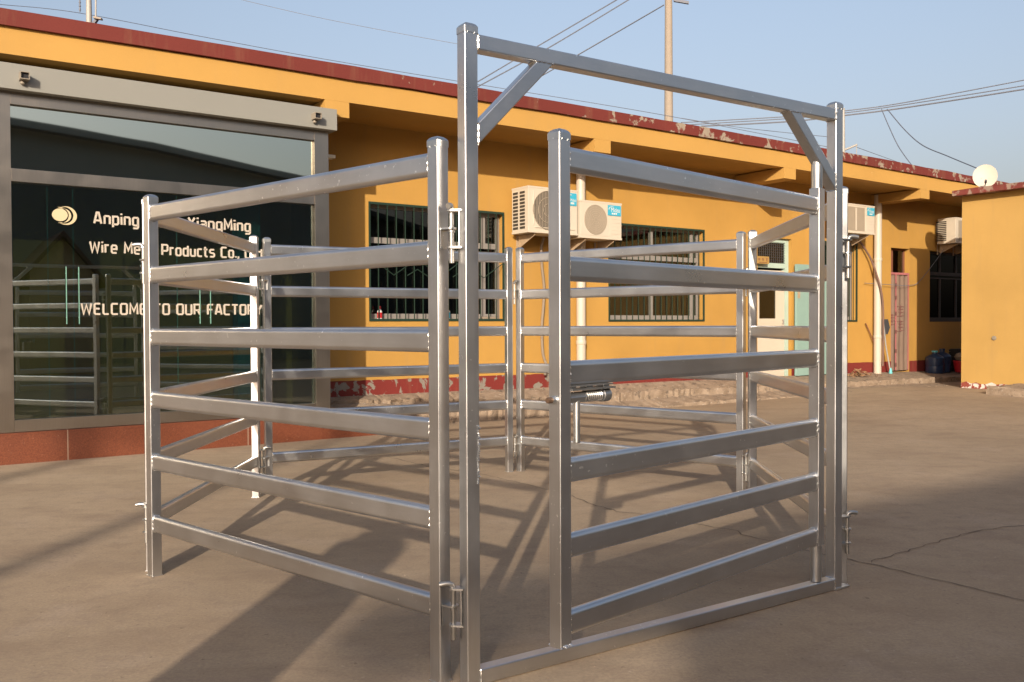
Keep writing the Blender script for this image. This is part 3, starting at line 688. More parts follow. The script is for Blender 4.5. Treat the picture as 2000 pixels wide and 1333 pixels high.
# squared stroke lettering fixed on the glass
def ch(w, h, c=.1): return [(c, 0), (w-c, 0), (w, c), (w, h-c), (w-c, h), (c, h), (0, h-c), (0, c), (c, 0)]
GLY = {
 'A': (.66, [[(0, 0), (.24, 1), (.42, 1), (.66, 0)], [(.12, .27), (.54, .27)]]), 'n': (.5, [[(0, 0), (0, .72)], [(0, .72), (.4, .72), (.5, .62), (.5, 0)]]),
 'p': (.5, [[(0, -.26), (0, .72), (.4, .72), (.5, .62), (.5, .1), (.4, 0), (0, 0)]]), 'i': (0, [[(0, 0), (0, .72)], [(0, .9), (0, 1.04)]]),
 'g': (.5, [[(.5, .72), (.1, .72), (0, .62), (0, .1), (.1, 0), (.5, 0)], [(.5, .72), (.5, -.17), (.4, -.27), (.04, -.27)]]), 'X': (.62, [[(0, 0), (.62, 1)], [(0, 1), (.62, 0)]]),
 'a': (.5, [[(.03, .72), (.4, .72), (.5, .62), (.5, 0), (.1, 0), (0, .1), (0, .3), (.1, .4), (.5, .4)]]), 'M': (.74, [[(0, 0), (.04, 1), (.37, .3), (.70, 1), (.74, 0)]]),
 'W': (.92, [[(0, 1), (.2, 0), (.46, .85), (.72, 0), (.92, 1)]]), 'r': (.34, [[(0, 0), (0, .72), (.34, .72)]]), 'e': (.5, [[(.48, 0), (.1, 0), (0, .1), (0, .62), (.1, .72), (.4, .72), (.5, .62), (.5, .36), (0, .36)]]),
 's': (.48, [[(.46, .72), (.1, .72), (0, .63), (0, .46), (.1, .38), (.38, .35), (.48, .26), (.48, .1), (.38, 0), (.02, 0)]]), 'h': (.5, [[(0, 0), (0, 1)], [(0, .72), (.4, .72), (.5, .62), (.5, 0)]]),
 'P': (.58, [[(0, 0), (0, 1), (.48, 1), (.58, .9), (.58, .5), (.48, .4), (0, .4)]]), 'o': (.5, [ch(.5, .72)]), 'd': (.5, [[(.5, 1), (.5, 0), (.1, 0), (0, .1), (0, .62), (.1, .72), (.5, .72)]]),
 'u': (.5, [[(0, .72), (0, .1), (.1, 0), (.5, 0)], [(.5, .72), (.5, 0)]]), 'c': (.46, [[(.46, .72), (.1, .72), (0, .62), (0, .1), (.1, 0), (.46, 0)]]), 't': (.34, [[(.09, .98), (.09, .1), (.19, 0), (.34, 0)], [(-.04, .72), (.32, .72)]]),
 'C': (.58, [[(.58, 1), (.1, 1), (0, .9), (0, .1), (.1, 0), (.58, 0)]]), 'y': (.5, [[(0, .72), (0, .1), (.1, 0), (.5, 0)], [(.5, .72), (.5, -.17), (.4, -.27), (.04, -.27)]]),
 'L': (.5, [[(0, 1), (0, .1), (.1, 0), (.5, 0)]]), 'E': (.54, [[(.54, 1), (.1, 1), (0, .9), (0, .1), (.1, 0), (.54, 0)], [(0, .52), (.48, .52)]]), 'O': (.6, [ch(.6, 1)]), 'T': (.6, [[(0, 1), (.6, 1)], [(.3, 1), (.3, 0)]]),
 'U': (.6, [[(0, 1), (0, .1), (.1, 0), (.5, 0), (.6, .1), (.6, 1)]]), 'R': (.6, [[(0, 0), (0, 1), (.5, 1), (.6, .9), (.6, .52), (.5, .42), (0, .42)], [(.34, .42), (.6, 0)]]),
 'F': (.54, [[(.54, 1), (.1, 1), (0, .9), (0, 0)], [(0, .5), (.46, .5)]]), 'Y': (.62, [[(0, 1), (.31, .5), (.62, 1)], [(.31, .5), (.31, 0)]]), '.': (.0, [[(0, 0), (0, .14)]]), ',': (.0, [[(0, .14), (0, 0), (-.08, -.18)]]), ' ': (.55, [])}
def stroke2(m, pts, w, fx):
    closed = pts[0] == pts[-1]; P = [Vector((x, y)) for x, y in (pts[:-1] if closed else pts)]; n = len(P); L, Rr = [], []
    for i in range(n):
        a = P[i-1] if (closed or i > 0) else None; b = P[(i+1) % n] if (closed or i < n-1) else None
        d1 = (P[i]-a).normalized() if a is not None else None; d2 = (b-P[i]).normalized() if b is not None else None
        d1 = d1 or d2; d2 = d2 or d1
        n1 = Vector((-d1.y, d1.x)); n2 = Vector((-d2.y, d2.x)); bis = (n1+n2)
        bis = bis.normalized() if bis.length > .2 else n1
        k = min(1.8, 1/max(.35, bis.dot(n1)))
        L.append(P[i]+bis*w*k); Rr.append(P[i]-bis*w*k)
    for i in range(n if closed else n-1):
        j = (i+1) % n; m.poly([fx(L[i]), fx(L[j]), fx(Rr[j]), fx(Rr[i])], (0, .012, 0))
def text_row(words, s0, s1, z, hgt, w=.084, gap=.31):
    x = 0; items = []
    for chh in words:
        wd, st_ = GLY[chh]
        if chh == ' ': x += wd; continue
        items.append((x, st_)); x += wd+gap
    tot = x-gap; k = (s1-s0)/tot; out = []; i = 0
    for word in words.split():                       # one part per word
        m = MB()
        for x0, st_ in items[i:i+len(word)]:
            for p in st_: stroke2(m, p, w, lambda q, x0=x0: Vector((s0+(x0+q.x)*k, 8.836, z+q.y*hgt)))
        out.append(m); i += len(word)
    return out
for words, s0, s1, z, h in (('Anping', 1.602, 1.975, 2.108, .098), ('County', 2.045, 2.37, 2.110, .098), ('XiangMing', 2.43, 3.025, 2.115, .098), ('Wire Mesh Products Co., Ltd', 1.565, 3.14, 1.848, .094), ('WELCOME TO OUR FACTORY', 1.487, 3.135, 1.290, .094)):
    for m in text_row(words, s0, s1, z, h): m.build('lettering', M_LETTER, sf, SO)
def circ(cx, cz, rx, rz, a0=0, a1=360, n=40): return [(cx+rx*math.cos(R(a0+(a1-a0)*k/n)), cz+rz*math.sin(R(a0+(a1-a0)*k/n))) for k in range(n+1)]
m = MB(); lx, lz = 1.322, 2.165
m.poly([Vector((x, 8.836, z)) for x, z in circ(lx, lz, .062, .056)[:-1]], (0, .012, 0))
def crescent(co, ro, ci, ri, a):
    o = circ(lx+co, lz-.004, ro, ro*.93, -a, a, 30); i = circ(lx+ci, lz-.002, ri, ri*.93, a*1.0, -a*1.0, 30)
    for k in range(30):
        m.poly([Vector((x, 8.836, z)) for x, z in (o[k], o[k+1], i[29-k], i[30-k])], (0, .012, 0))
crescent(.022, .068, -.004, .076, 100); crescent(.048, .088, .030, .080, 122)
m.build('logo', M_LOGO, sf, SO)
# room behind the glass
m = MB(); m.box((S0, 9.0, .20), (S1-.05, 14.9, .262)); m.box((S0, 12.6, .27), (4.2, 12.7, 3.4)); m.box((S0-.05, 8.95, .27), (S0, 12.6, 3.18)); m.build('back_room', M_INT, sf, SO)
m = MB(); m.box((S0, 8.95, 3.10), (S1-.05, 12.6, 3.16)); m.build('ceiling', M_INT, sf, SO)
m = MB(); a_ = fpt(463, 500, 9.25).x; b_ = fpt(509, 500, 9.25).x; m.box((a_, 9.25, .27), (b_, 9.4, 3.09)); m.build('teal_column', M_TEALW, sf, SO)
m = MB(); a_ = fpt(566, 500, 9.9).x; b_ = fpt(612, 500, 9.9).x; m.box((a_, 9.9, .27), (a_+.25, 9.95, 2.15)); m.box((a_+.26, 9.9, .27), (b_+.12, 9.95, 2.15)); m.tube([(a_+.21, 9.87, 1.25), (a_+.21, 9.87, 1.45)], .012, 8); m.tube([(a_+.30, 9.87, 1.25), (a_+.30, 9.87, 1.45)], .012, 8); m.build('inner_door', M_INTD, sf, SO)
for (x, y, tt) in ((235, 405, 9.9), (545, 412, 10.2), (610, 397, 9.5)):
    p = fpt(x, y, tt); m = MB(); m.box((p.x-.28, tt, 3.06), (p.x+.28, tt+.12, 3.095)); m.build('ceiling_light', M_LAMP, sf, SO)
m = MB(); m.box((-7, 8.84, 0), (S0-.16, TW-.01, 3.40)); m.build('reflection_panel', M_REFL, sf, SO)  # unseen panel added to grey the reflections in the pen rails
# little floodlight housings on the canopy
for (s, lab) in ((1.035, 'small black-mouthed floodlight on the left end of the shopfront canopy'), (3.655, 'small black-mouthed floodlight at the right end of the shopfront canopy')):
    o = fempty('floodlight', s, 8.70, 3.26, lab, 'floodlight', 'floodlights on the shopfront canopy'); OO = org(o)
    m = MB(); z0 = 3.262; w = .036
    m.box((s-w, 8.60, z0), (s-w+.006, 8.698, z0+.062)); m.box((s+w-.006, 8.60, z0), (s+w, 8.698, z0+.062)); m.box((s-w+.006, 8.60, z0), (s+w-.006, 8.698, z0+.006)); m.box((s-w+.006, 8.60, z0+.056), (s+w-.006, 8.698, z0+.062))
    m.build('housing', M_HOUS, o, OO); m = MB(); m.box((s-w+.006, 8.625, z0+.006), (s+w-.006, 8.63, z0+.056)); m.build('lens', M_BLACK, o, OO)
    m = MB(); m.lathe((s-.01, 8.675, z0-.032), [(.014, 0), (.02, .006), (.012, .030)], 14); m.build('mount', M_HOUS, o, OO)

# ------------------------------------------------------------------ side building on the right
sb = fempty('side_building', 14.7, 8.0, .1, 'plain yellow side building with a peeling red roof edge at the right of the yard', 'building'); XO = org(sb)
m = MB(); m.box((14.7, -2, -.1), (20, 8.0, 3.262)); m.build('wall', M_SIDE, sb, XO)
m = MB(); m.box((14.50, -2.2, 3.264), (20.2, 8.06, 3.352))
bmesh.ops.subdivide_edges(m.bm, edges=m.bm.edges[:], cuts=30, use_grid_fill=True); rnd = random.Random(2)
for v in m.bm.verts:
    if v.co.z > 3.34: v.co.z += rnd.uniform(-.008, .008)
m.build('roof_fascia', M_SIDERED, sb, XO)
m = MB(); prev = None; rnd = random.Random(8)
for i in range(121):
    t = 8.0-10*i/120; zt = .19+rnd.uniform(-.02, .02); r = [m.bm.verts.new(p) for p in ((14.692, t, -.05), (14.692, t, zt), (14.698, t, zt+.003))]
    if prev:
        for k in (0, 1): m.bm.faces.new((prev[k], prev[k+1], r[k+1], r[k]))
    prev = r
m.build('skirting', M_SIDESK, sb, XO)
m = MB(); m.lathe((14.698, 7.46, .93), [(.026, -.02), (.026, -.012), (.036, -.010), (.036, 0)], 14, 'x'); m.build('vent', M_HOUS, sb, XO)
m = MB(); m.box((13.72, 4.0, .0), (14.690, 7.08, .215), .03)
bmesh.ops.subdivide_edges(m.bm, edges=[e for e in m.bm.edges if e.calc_length() > .3], cuts=14, use_grid_fill=True)
for v in m.bm.verts: v.co += Vector((rnd.uniform(-.018, .018) if v.co.x < 14.6 else 0, rnd.uniform(-.03, .03), rnd.uniform(-.015, .015) if v.co.z > .1 else 0))
o = m.build('stone_ledge', M_CURB, None, (13.72, 7.08, 0), smooth=25); place(o, 13.72, 7.08, 0); tag(o, 'rough low concrete ledge at the foot of the side building', 'ledge')
# satellite dish
o = fempty('satellite_dish', 15.04, 7.8, 3.352, 'round cream satellite dish on the side building roof', 'satellite dish'); DO = org(o)
dc = Vector((15.04, 7.80, 3.60)); fd = Vector((-.86, -.50, .12)).normalized(); u = fd.cross(Z).normalized(); w = u.cross(fd)
m = MB(); rr = .185; rings = []
for k in range(7):
    q = rr*k/6 if k else .004; rings.append([m.bm.verts.new(dc+u*q*math.cos(2*math.pi*j/40)+w*q*1.06*math.sin(2*math.pi*j/40)+fd*(.026*(q/rr)**2)) for j in range(40)])
for q, dd_ in ((1.0, -.008), (.5, -.02), (.02, -.025)): rings.append([m.bm.verts.new(dc+u*rr*q*math.cos(2*math.pi*j/40)+w*rr*q*1.06*math.sin(2*math.pi*j/40)+fd*(.026*q*q+dd_)) for j in range(40)])
for a, b in zip(rings, rings[1:]):
    for j in range(40): m.bm.faces.new((a[j], a[(j+1) % 40], b[(j+1) % 40], b[j]))
m.bm.faces.new(rings[0]); m.bm.faces.new(rings[-1])
for a_, b_ in ((-.06, -.03), (.05, -.03), (-.06, -.11), (.05, -.11)): m.tube([dc+u*a_+w*b_+fd*.005, dc+u*a_+w*b_+fd*.014], .007, 8)
m.build('reflector', M_DISH, o, DO)
m = MB(); m.tube([dc-w*.16+fd*.0, dc-w*.14+fd*.20], .008, 8); m.tube([dc-w*.15+fd*.17, dc-w*.13+fd*.24], .018, 10); m.build('feed_arm', M_GREY, o, DO)
m = MB(); m.tube([dc-fd*.03, dc-fd*.09, Vector((dc.x+.08, dc.y+.05, 3.352))], .014, 8); m.build('mount', M_ROOFP, o, DO)

# ------------------------------------------------------------------ wall-hung units, pipes, clutter
def midea(m_parent, s0, s1, t, z0, z1, O):
    m = MB(); m.box((s0, t-.003, z0), (s1, t, z1)); bd = m.build('badge', M_BADGE, m_parent, O)
    cu = bpy.data.curves.new('txt', 'FONT'); cu.body = 'Midea'; cu.size = 1; tmp = bpy.data.objects.new('txt', cu); COL.objects.link(tmp)
    bpy.context.view_layer.update(); me = bpy.data.meshes.new_from_object(tmp.evaluated_get(bpy.context.evaluated_depsgraph_get())); bpy.data.objects.remove(tmp)
    xs_ = [v.co.x for v in me.vertices]; ys2 = [v.co.y for v in me.vertices]; k = (s1-s0)*.66/(max(xs_)-min(xs_)); zz = z0+(z1-z0)*.34
    me2 = bmesh.new(); me2.from_mesh(me)
    for v in me2.verts:
        x, y = v.co.x, v.co.y; v.co = Vector((s0+(s1-s0)*.25+(x-min(xs_))*k, t-.005, zz+(y-min(ys2))*k*1.35))
    mm = MB(); mm.bm.free(); mm.bm = me2; H = z1-z0; W = s1-s0
    arc = [(s0+W*(.34+.26*math.cos(R(a))), t-.005, z0+H*(.60+.26*math.sin(R(a)))) for a in range(70, 205, 15)]; mm.tube(arc, .004, 5)
    for q in (.30, .44, .58): mm.box((s0+W*q, t-.006, z0+H*.12), (s0+W*(q+.1), t-.004, z0+H*.27))
    mm.build('badge_print', M_WHITE, bd, O, recalc=False)
GA = 'air conditioner units on the yellow wall'
def ac(s0, s1, tf, tb, z0, z1, label, style):
    o = fempty('air_conditioner', (s0+s1)/2, tb, z0, label, 'air conditioner', GA); O = org(o); W = s1-s0; H = z1-z0
    m = MB(); m.box((s0, tf, z0), (s1, tb, z1), .008); m.box((s0-.004, tf-.004, z1-.022), (s1+.004, tb+.001, z1+.004), .004); m.box((s0-.003, tf-.003, z0-.004), (s1+.003, tb, z0+.02))
    fs = s0+W*(.395 if style != 'flat' else .42); fz = z0+H*.5; r = H*.40
    m.box((s0+W*.70, tf-.003, z0+.04), (s0+W*.708, tf+.001, z1-.03))
    if style != 'dark':
        for k in range(5): m.box((s0+W*.76, tf-.004, z0+H*(.15+.10*k)), (s1-.03, tf+.001, z0+H*(.155+.10*k)))
    b = m.build('casing', M_AC, o, O)
    if style == 'dark':
        m = MB(); m.lathe((fs, tf-.004, fz), [(r*1.05, 0), (r*1.05, .003)], 40, 'y'); m.build('fan_opening', M_ACG, o, O)
        m = MB()
        for k in range(-9, 10):
            x = k*r/9.5; hh = math.sqrt(max(0, (r*1.04)**2-x*x)); m.tube([(fs+x, tf-.010, fz-hh), (fs+x, tf-.010, fz+hh)], .0035, 5)
        for q in (.35, .7, 1.06): m.tube([(fs+r*q*math.cos(2*math.pi*k/36), tf-.013, fz+r*q*math.sin(2*math.pi*k/36)) for k in range(36)], .004, 5, closed=True)
        m.build('fan_guard', M_ACB, o, O)
        m = MB(); m.tube([(s0+W*.10, tf-.004, z0+H*.16), (s0+W*.10, tf-.004, z1-H*.10)], .006, 6); m.tube([(s0+W*.13, tf-.004, z0+H*.11), (s1-W*.06, tf-.004, z0+H*.11)], .006, 6); m.build('trim', M_AC, o, O)
    elif style == 'fan':
        m = MB(); m.box((s0+.03, tf-.004, z0+.035), (s0+W*.66, tf-.001, z1-.045)); m.build('front_panel', M_AC, o, O)
        m = MB(); m.lathe((fs-.02, tf-.008, fz), [(r, 0), (r*1.02, .003)], 40, 'y'); fo = m.build('fan_opening', M_ACB, o, O)
        m = MB()
        for q in (.15, .29, .43, .57, .71, .85, .98): m.tube([(fs-.02+r*q*math.cos(2*math.pi*k/36), tf-.010, fz+r*q*math.sin(2*math.pi*k/36)) for k in range(36)], .0018, 5, closed=True)
        for k in range(8): m.tube([(fs-.02+r*.1*math.cos(k*.785), tf-.010, fz+r*.1*math.sin(k*.785)), (fs-.02+r*math.cos(k*.785), tf-.010, fz+r*math.sin(k*.785))], .0016, 5)
        m.build('fan_guard', M_ACB2, o, O)
    else:
        m = MB(); m.box((s0+.10, tf-.004, z0+.04), (s0+W*.66, tf-.001, z1-.05)); m.build('front_panel', M_ACB, o, O)
        m = MB(); m.box((s0+W*.36, tf-.008, z0+.05), (s0+W*.40, tf-.0045, z1-.06)); m.build('trim', M_AC, o, O)
    if style in ('dark', 'side'):
        m = MB(); n = 11
        for k in range(n):
            for c_ in (0, 1):
                y0 = tf+.07+c_*(tb-tf)*.42 if style == 'dark' else tf+.18+c_*.1; z = z0+.05+k*(H-.09)/n
                m.box((s0-.0045, y0, z), (s0-.001, y0+(tb-tf)*.30, z+(H-.09)/n*.66))
        m.build('side_vents', M_SLOT, o, O)
    if style != 'side': midea(o, s0+W*(.655 if style == 'fan' else .80 if style == 'dark' else .74), s1-.02, tf-.005, z1-H*.35, z1-H*.07, O)
    for q in (.16, .84):
        x = s0+W*q; m = MB(); m.poly([(x, tb+.03, z0-.006), (x, tf+.03, z0-.006), (x, tf+.03, z0-.03), (x, tb, z0-.17), (x, tb+.03, z0-.17)], (.004, 0, 0)); m.box((x, tf+.03, z0-.010), (x+.035, tb+.03, z0-.006))
        m.box((x, TW-.012, z0-.20), (x+.035, TW-.002, z0-.006))
        for hq in (.1, .2): m.lathe((x-.001, tb-hq*.5, z0-.05-hq*.1), [(.014, 0), (.014, .001)], 10, 'x')
        m.build('bracket', M_RUST, o, O)
    return o
ac(6.77, 7.575, 9.30, 9.66, 2.357, 2.941, 'larger air conditioner with a dark slatted fan, partly behind the gate stile', 'dark')
ac(7.615, 8.353, 9.30, 9.64, 2.332, 2.826, 'smaller air conditioner with a beige round fan, next to the larger one', 'fan')
ac(13.36, 14.24, 9.30, 9.64, 2.72, 3.21, 'air conditioner with a flat beige front by the cream pipe, right of the tall frame', 'flat')
ac(16.86, 17.7, 9.30, 9.66, 2.71, 3.19, 'air conditioner over the dark window, half hidden by the side building', 'side')
GPp = 'cream drain pipes on the yellow wall'
for s, r, z0, z1, lab in ((7.92, .064, .30, 3.5, 'cream drain pipe behind the two neighbouring air conditioners'), (14.875, .068, .24, 3.5, 'cream drain pipe left of the narrow curtained doorway')):
    m = MB(); m.lathe((s, TW-.10, 0), [(r, z0), (r, z1)], 24)
    for z in (.9, 2.3): m.lathe((s, TW-.10, z), [(r+.002, 0), (r+.008, .01), (r+.008, .05), (r+.002, .06)], 24)
    o = m.build('drain_pipe', M_PIPE, None, (s, TW-.10, z0)); place(o, s, TW-.10, z0); tag(o, lab, 'pipe', GPp)
def hose(pts, r, mat, lab, cat='hose', name='drain_hose'):
    P = [Vector(p) for p in pts]; Q = []
    for i in range(len(P)-1):
        p0, p1, p2, p3 = P[max(i-1, 0)], P[i], P[i+1], P[min(i+2, len(P)-1)]
        for k in range(8):
            x = k/8; Q.append(.5*((2*p1)+(p2-p0)*x+(2*p0-5*p1+4*p2-p3)*x*x+(3*p1-p0-3*p2+p3)*x**3))
    Q.append(P[-1]); m = MB(); m.tube(Q, r, 8); o = m.build(name, mat, None, P[0]); place(o, *P[0]); tag(o, lab, cat); return o
hose([(7.29, 9.66, 2.34), (7.284, 9.71, 2.2), (7.30, 9.72, 1.963), (7.335, 9.72, 1.689), (7.323, 9.72, 1.414), (7.296, 9.72, 1.139), (7.312, 9.72, .795), (7.35, 9.70, .64), (7.30, 9.66, .50)], 0.019, M_HOSE, 'grey drain hose hanging down the wall below the larger air conditioner')
hose([(14.0, 9.60, 2.70), (14.30, 9.66, 2.653), (14.53, 9.66, 2.48), (14.70, 9.62, 2.21), (14.84, 9.54, 1.66), (14.88, 9.54, 1.0), (14.87, 9.54, .40)], .018, M_HOSED, 'dark hose curving from the flat-fronted air conditioner down along the cream pipe')
hose([(14.55, 9.70, 1.90), (15.3, 9.66, 1.885), (16.0, 9.70, 1.89), (16.35, 9.70, 2.0), (17.0, 9.60, 2.62), (17.3, 9.5, 3.1)], .005, M_WIRE, 'thin drooping wire strung across the narrow curtained doorway', 'wire', 'wire')
# plaque by the white door
m = MB(); m.box((11.625, 9.705, 2.15), (11.935, 9.735, 2.272), .004); o = m.build('door_sign', M_SIGN, None, (11.78, 9.73, 2.15)); place(o, 11.78, 9.73, 2.15); tag(o, 'small amber plaque with dark characters above the white door', 'sign')
m = MB()
for k, st_ in enumerate(([[(-1, .6), (1, .6)], [(-.7, .6), (-.7, -.8)], [(.7, .6), (.7, -.8)], [(-.7, -.1), (.7, -.1)]], [[(0, 1), (0, -1)], [(-1, .4), (1, .4)], [(-1, -.4), (1, -.4)]], [[(-1, .8), (1, .8)], [(0, .8), (0, -.9)], [(-.8, -.9), (.8, -.9)], [(-.6, 0), (.6, 0)]])):
    for p in st_: m.tube([(11.685+.095*k+u*.024, 9.703, 2.222+v*.024) for u, v in p], .004, 5)
m.box((11.68, 9.701, 2.168), (11.88, 9.7035, 2.176)); m.build('sign_print', M_BROWN, o, (11.78, 9.73, 2.15))
# bottles on the sill
def bottle(s, t, z, r, h, mat, capm, lab, cap=.22):
    m = MB(); m.lathe((0, 0, 0), [(r*.9, 0), (r, .01), (r, h*.62), (r*.45, h*.76), (r*.4, h*(1-cap))], 16); o = m.build('bottle', mat); place(o, s, t, z); tag(o, lab, 'bottle')
    m = MB(); m.lathe((0, 0, 0), [(r*.5, h*(1-cap)), (r*.5, h*.97), (r*.35, h)], 14); m.build('cap', capm, o); return o
ZS = W1[2]+.002
b1 = bottle(4.925, TW+.05, ZS, .030, .175, M_WHITE, M_REDB, 'small red and white bottle on the left barred window sill'); m = MB(); m.lathe((0, 0, 0), [(.0305, .03), (.0308, .032), (.0308, .095), (.0305, .097)], 16); m.build('wrap', M_REDB, b1)
b2 = bottle(5.87, TW+.05, ZS, .034, .185, M_WHITE, M_WHITE, 'blue and white bottle in the middle of the left barred window sill'); m = MB(); m.lathe((0, 0, 0), [(.0345, .03), (.0348, .032), (.0348, .10), (.0345, .102)], 16); m.build('wrap', M_BADGE, b2)
b3 = bottle(6.26, TW+.05, ZS, .028, .10, M_SIGN, M_SIGN, 'small amber jar towards the right of the left barred window sill')
m = MB(); m.box((6.38, TW+.03, ZS), (6.60, TW+.09, ZS+.05), .015); o = m.build('cloth_bundle', M_HOSE, None, (6.49, TW+.06, ZS)); place(o, 6.49, TW+.06, ZS); tag(o, 'grey rag bundle at the right end of the left window sill', 'rag')
# alcove clutter
ZA = fpt(1840, 727, 9.5).z-.01
def jug(s, t, r, h, capm, lab):
    m = MB(); m.lathe((0, 0, 0), [(r*.93, 0), (r, .02), (r, h*.30), (r*.95, h*.33), (r, h*.36), (r, h*.68), (r*.8, h*.76), (r*.28, h*.86), (r*.28, h*.93)], 20); o = m.build('water_jug', M_BLUE); place(o, s, t, ZA); tag(o, lab, 'water jug', 'dark blue water jugs in the alcove')
    m = MB(); m.lathe((0, 0, 0), [(r*.33, h*.93), (r*.33, h*.99), (r*.25, h)], 14); m.build('cap', capm, o)
jug(16.42, 9.45, .165, .43, M_TEALP, 'dark blue water jug with a green cap, leftmost in the shaded alcove'); jug(16.80, 9.52, .165, .46, M_BLUE, 'dark blue water jug with a dark cap, behind the red bucket')
m = MB(); m.lathe((0, 0, 0), [(.095, 0), (.10, .01), (.135, .20), (.142, .205), (.142, .22), (.128, .22), (.095, .03)], 24); o = m.build('bucket', M_REDB); place(o, 16.93, 9.22, ZA+.01); tag(o, 'red plastic bucket on the floor of the shaded alcove', 'bucket')
m = MB(); m.lathe((0, 0, 0), [(.02, .222), (.09, .24), (.12, .30), (.08, .36), (.02, .38)], 14); m.build('cloth', M_HOSE, o)
for k in range(3):
    m = MB(); z0 = k*.15
    for j in range(3): m.box((-.22, -.17, z0+.005+j*.047), (.22, .17, z0+.040+j*.047), .004)
    m.box((-.2, -.15, z0), (.2, .15, z0+.148)); o = m.build('crate', M_BLACK); place(o, 17.45, 9.46, ZA+.455*0); tag(o, ('black slatted crate, lowest of the stack behind the bucket', 'black slatted crate, middle of the stack behind the bucket', 'black slatted crate, topmost of the stack behind the bucket')[k], 'crate', 'black crates stacked in the alcove')
# dustpan and broom leaning by the doorway
o = fempty('dustpan', 15.12, 9.66, .26, 'long-handled dark dustpan leaning upside down on the wall beside the curtained doorway', 'dustpan'); O = org(o)
m = MB(); m.poly([(14.955, 9.68, 1.25), (15.20, 9.68, 1.25), (15.235, 9.66, 1.10), (15.18, 9.67, .975), (14.97, 9.66, .97)], (0, -.03, 0)); m.build('pan', M_GREY, o, O)
m = MB(); m.tube([(15.02, 9.63, 1.22), (15.09, 9.62, .75), (15.17, 9.58, .30)], .013, 8); m.build('handle', M_ROOFP, o, O)
m = MB(); m.lathe((15.175, 9.578, .245), [(.03, 0), (.034, .02), (.018, .11)], 12); m.build('grip', M_TEALP, o, O)
m = MB(); m.tube([(14.60, 9.71, 1.175), (14.79, 9.70, .90), (15.08, 9.69, .42)], .010, 8); o = m.build('stick', M_BROWN, None, (14.8, 9.7, .3)); place(o, 14.8, 9.7, .3); tag(o, 'thin brown stick leaning behind the right cream drain pipe', 'stick')
m = MB(); rnd = random.Random(21)
for k in range(130):
    a = rnd.uniform(0, 6.28); q = abs(rnd.gauss(0, .16)); p = Vector((q*math.cos(a)*1.4, q*math.sin(a)*.6, .01+rnd.uniform(0, .12)*max(0, 1-q/.3))); d1 = Vector((rnd.uniform(-1, 1), rnd.uniform(-1, 1), rnd.uniform(-.6, .6))).normalized()*rnd.uniform(.02, .06); d2 = d1.orthogonal().normalized()*rnd.uniform(.01, .02)
    m.quad(p-d1, p+d2, p+d1, p-d2)
o = m.build('leaf_litter', M_LEAF, recalc=False); place(o, 14.0, 9.45, .255); o['kind'] = 'stuff'

# ------------------------------------------------------------------ poles and wires against the sky
def pole(x, ytop, ybase, Yd, wpx, label, mat=M_POLE, name='utility_pole', top_extra=0):
    p = far(x, ybase, Yd); z1 = far(x, ytop, Yd).z+top_extra; r = wpx/2*Yd/FPX
    o = empty(name, (p.x, p.y, 0), 0, label, 'pole'); m = MB(); m.lathe((0, 0, 0), [(r*1.25, 0), (r, p.z), (r*.80, z1)], 18); m.build('shaft', mat, o); return o, z1, r, p
up_, z1, r, p = pole(1306, 0, 238, 30, 17, 'tall concrete utility pole rising behind the yellow building roof', top_extra=.9)
m = MB(); q0 = far(1316, 1, 30)-Vector((p.x, p.y, 0)); q1 = far(1345, 6, 30)-Vector((p.x, p.y, 0)); m.sweep(q0+Vector((0, .0, 0)), q1, Vector((0, 1, 0)), Z, rprof(.09, .09, .005, 2)); m.build('crossarm', M_WIRE, up_)
rm, z1, r, p = pole(174, -60, 46, 10.5, 11, 'metal roof mast with an insulator at the left end of the roof', M_ROOFP, 'roof_mast')
loc = Vector((p.x, p.y, 0)); m = MB(); m.tube([far(187, -60, 10.5)-loc, far(187, 34, 10.5)-loc], .010, 8); m.build('stay_rod', M_ROOFP, rm)
m = MB(); a, b = far(181, 50, 10.45)-loc, far(190, 37, 10.45)-loc; m.sweep(a, b, Vector((0, 1, 0)), (b-a).normalized().cross(Y), rprof(.045, .03, .004, 2)); m.build('angle_iron', M_WIRE, rm)
m = MB(); a, b = far(184, 35, 10.42)-loc, far(199, 38, 10.42)-loc; m.sweep(a, b, Vector((0, 1, 0)), Z, rprof(.05, .022, .004, 2)); m.build('bracket', M_POLE, rm)
m = MB(); ip = far(156, 16, 10.5)-loc; m.tube([ip+Z*.6, ip+Z*.14], .004, 6); m.lathe(ip, [(.004, .14), (.012, .10), (.006, .09), (.013, .06), (.006, .05), (.013, .02), (.006, .01), (.012, -.02), (.003, -.05)], 10); m.build('insulator', M_WIRE, rm)
rp, z1, r, p = pole(1646, 212, 300, 19, 9, 'slim grey roof pole with a slanted arm, just behind the tall frame post', M_ROOFP, 'roof_pole')
loc = Vector((p.x, p.y, 0)); m = MB(); m.tube([far(1648, 294, 19)-loc, far(1674, 283, 19)-loc], .022, 8); m.tube([far(1673, 284, 19)-loc, far(1673, 302, 19)-loc], .008, 6); m.build('arm', M_ROOFP, rp)
GW = 'overhead power cables'
def cable(pts, w, lab, sag=0):
    P = [far(*p) for p in pts]; Q = []
    for i in range(len(P)-1):
        p0, p1, p2, p3 = P[max(i-1, 0)], P[i], P[i+1], P[min(i+2, len(P)-1)]
        for k in range(10):
            x = k/10; Q.append(.5*((2*p1)+(p2-p0)*x+(2*p0-5*p1+4*p2-p3)*x*x+(3*p1-p0-3*p2+p3)*x**3))
    Q.append(P[-1]); Ym = sum(q.y for q in Q)/len(Q); m = MB(); m.tube(Q, [w/2*q.y/FPX for q in Q], 5); o = m.build('power_cable', M_WIRE, None, P[0]); o.location = P[0]; tag(o, lab, 'cable', GW)
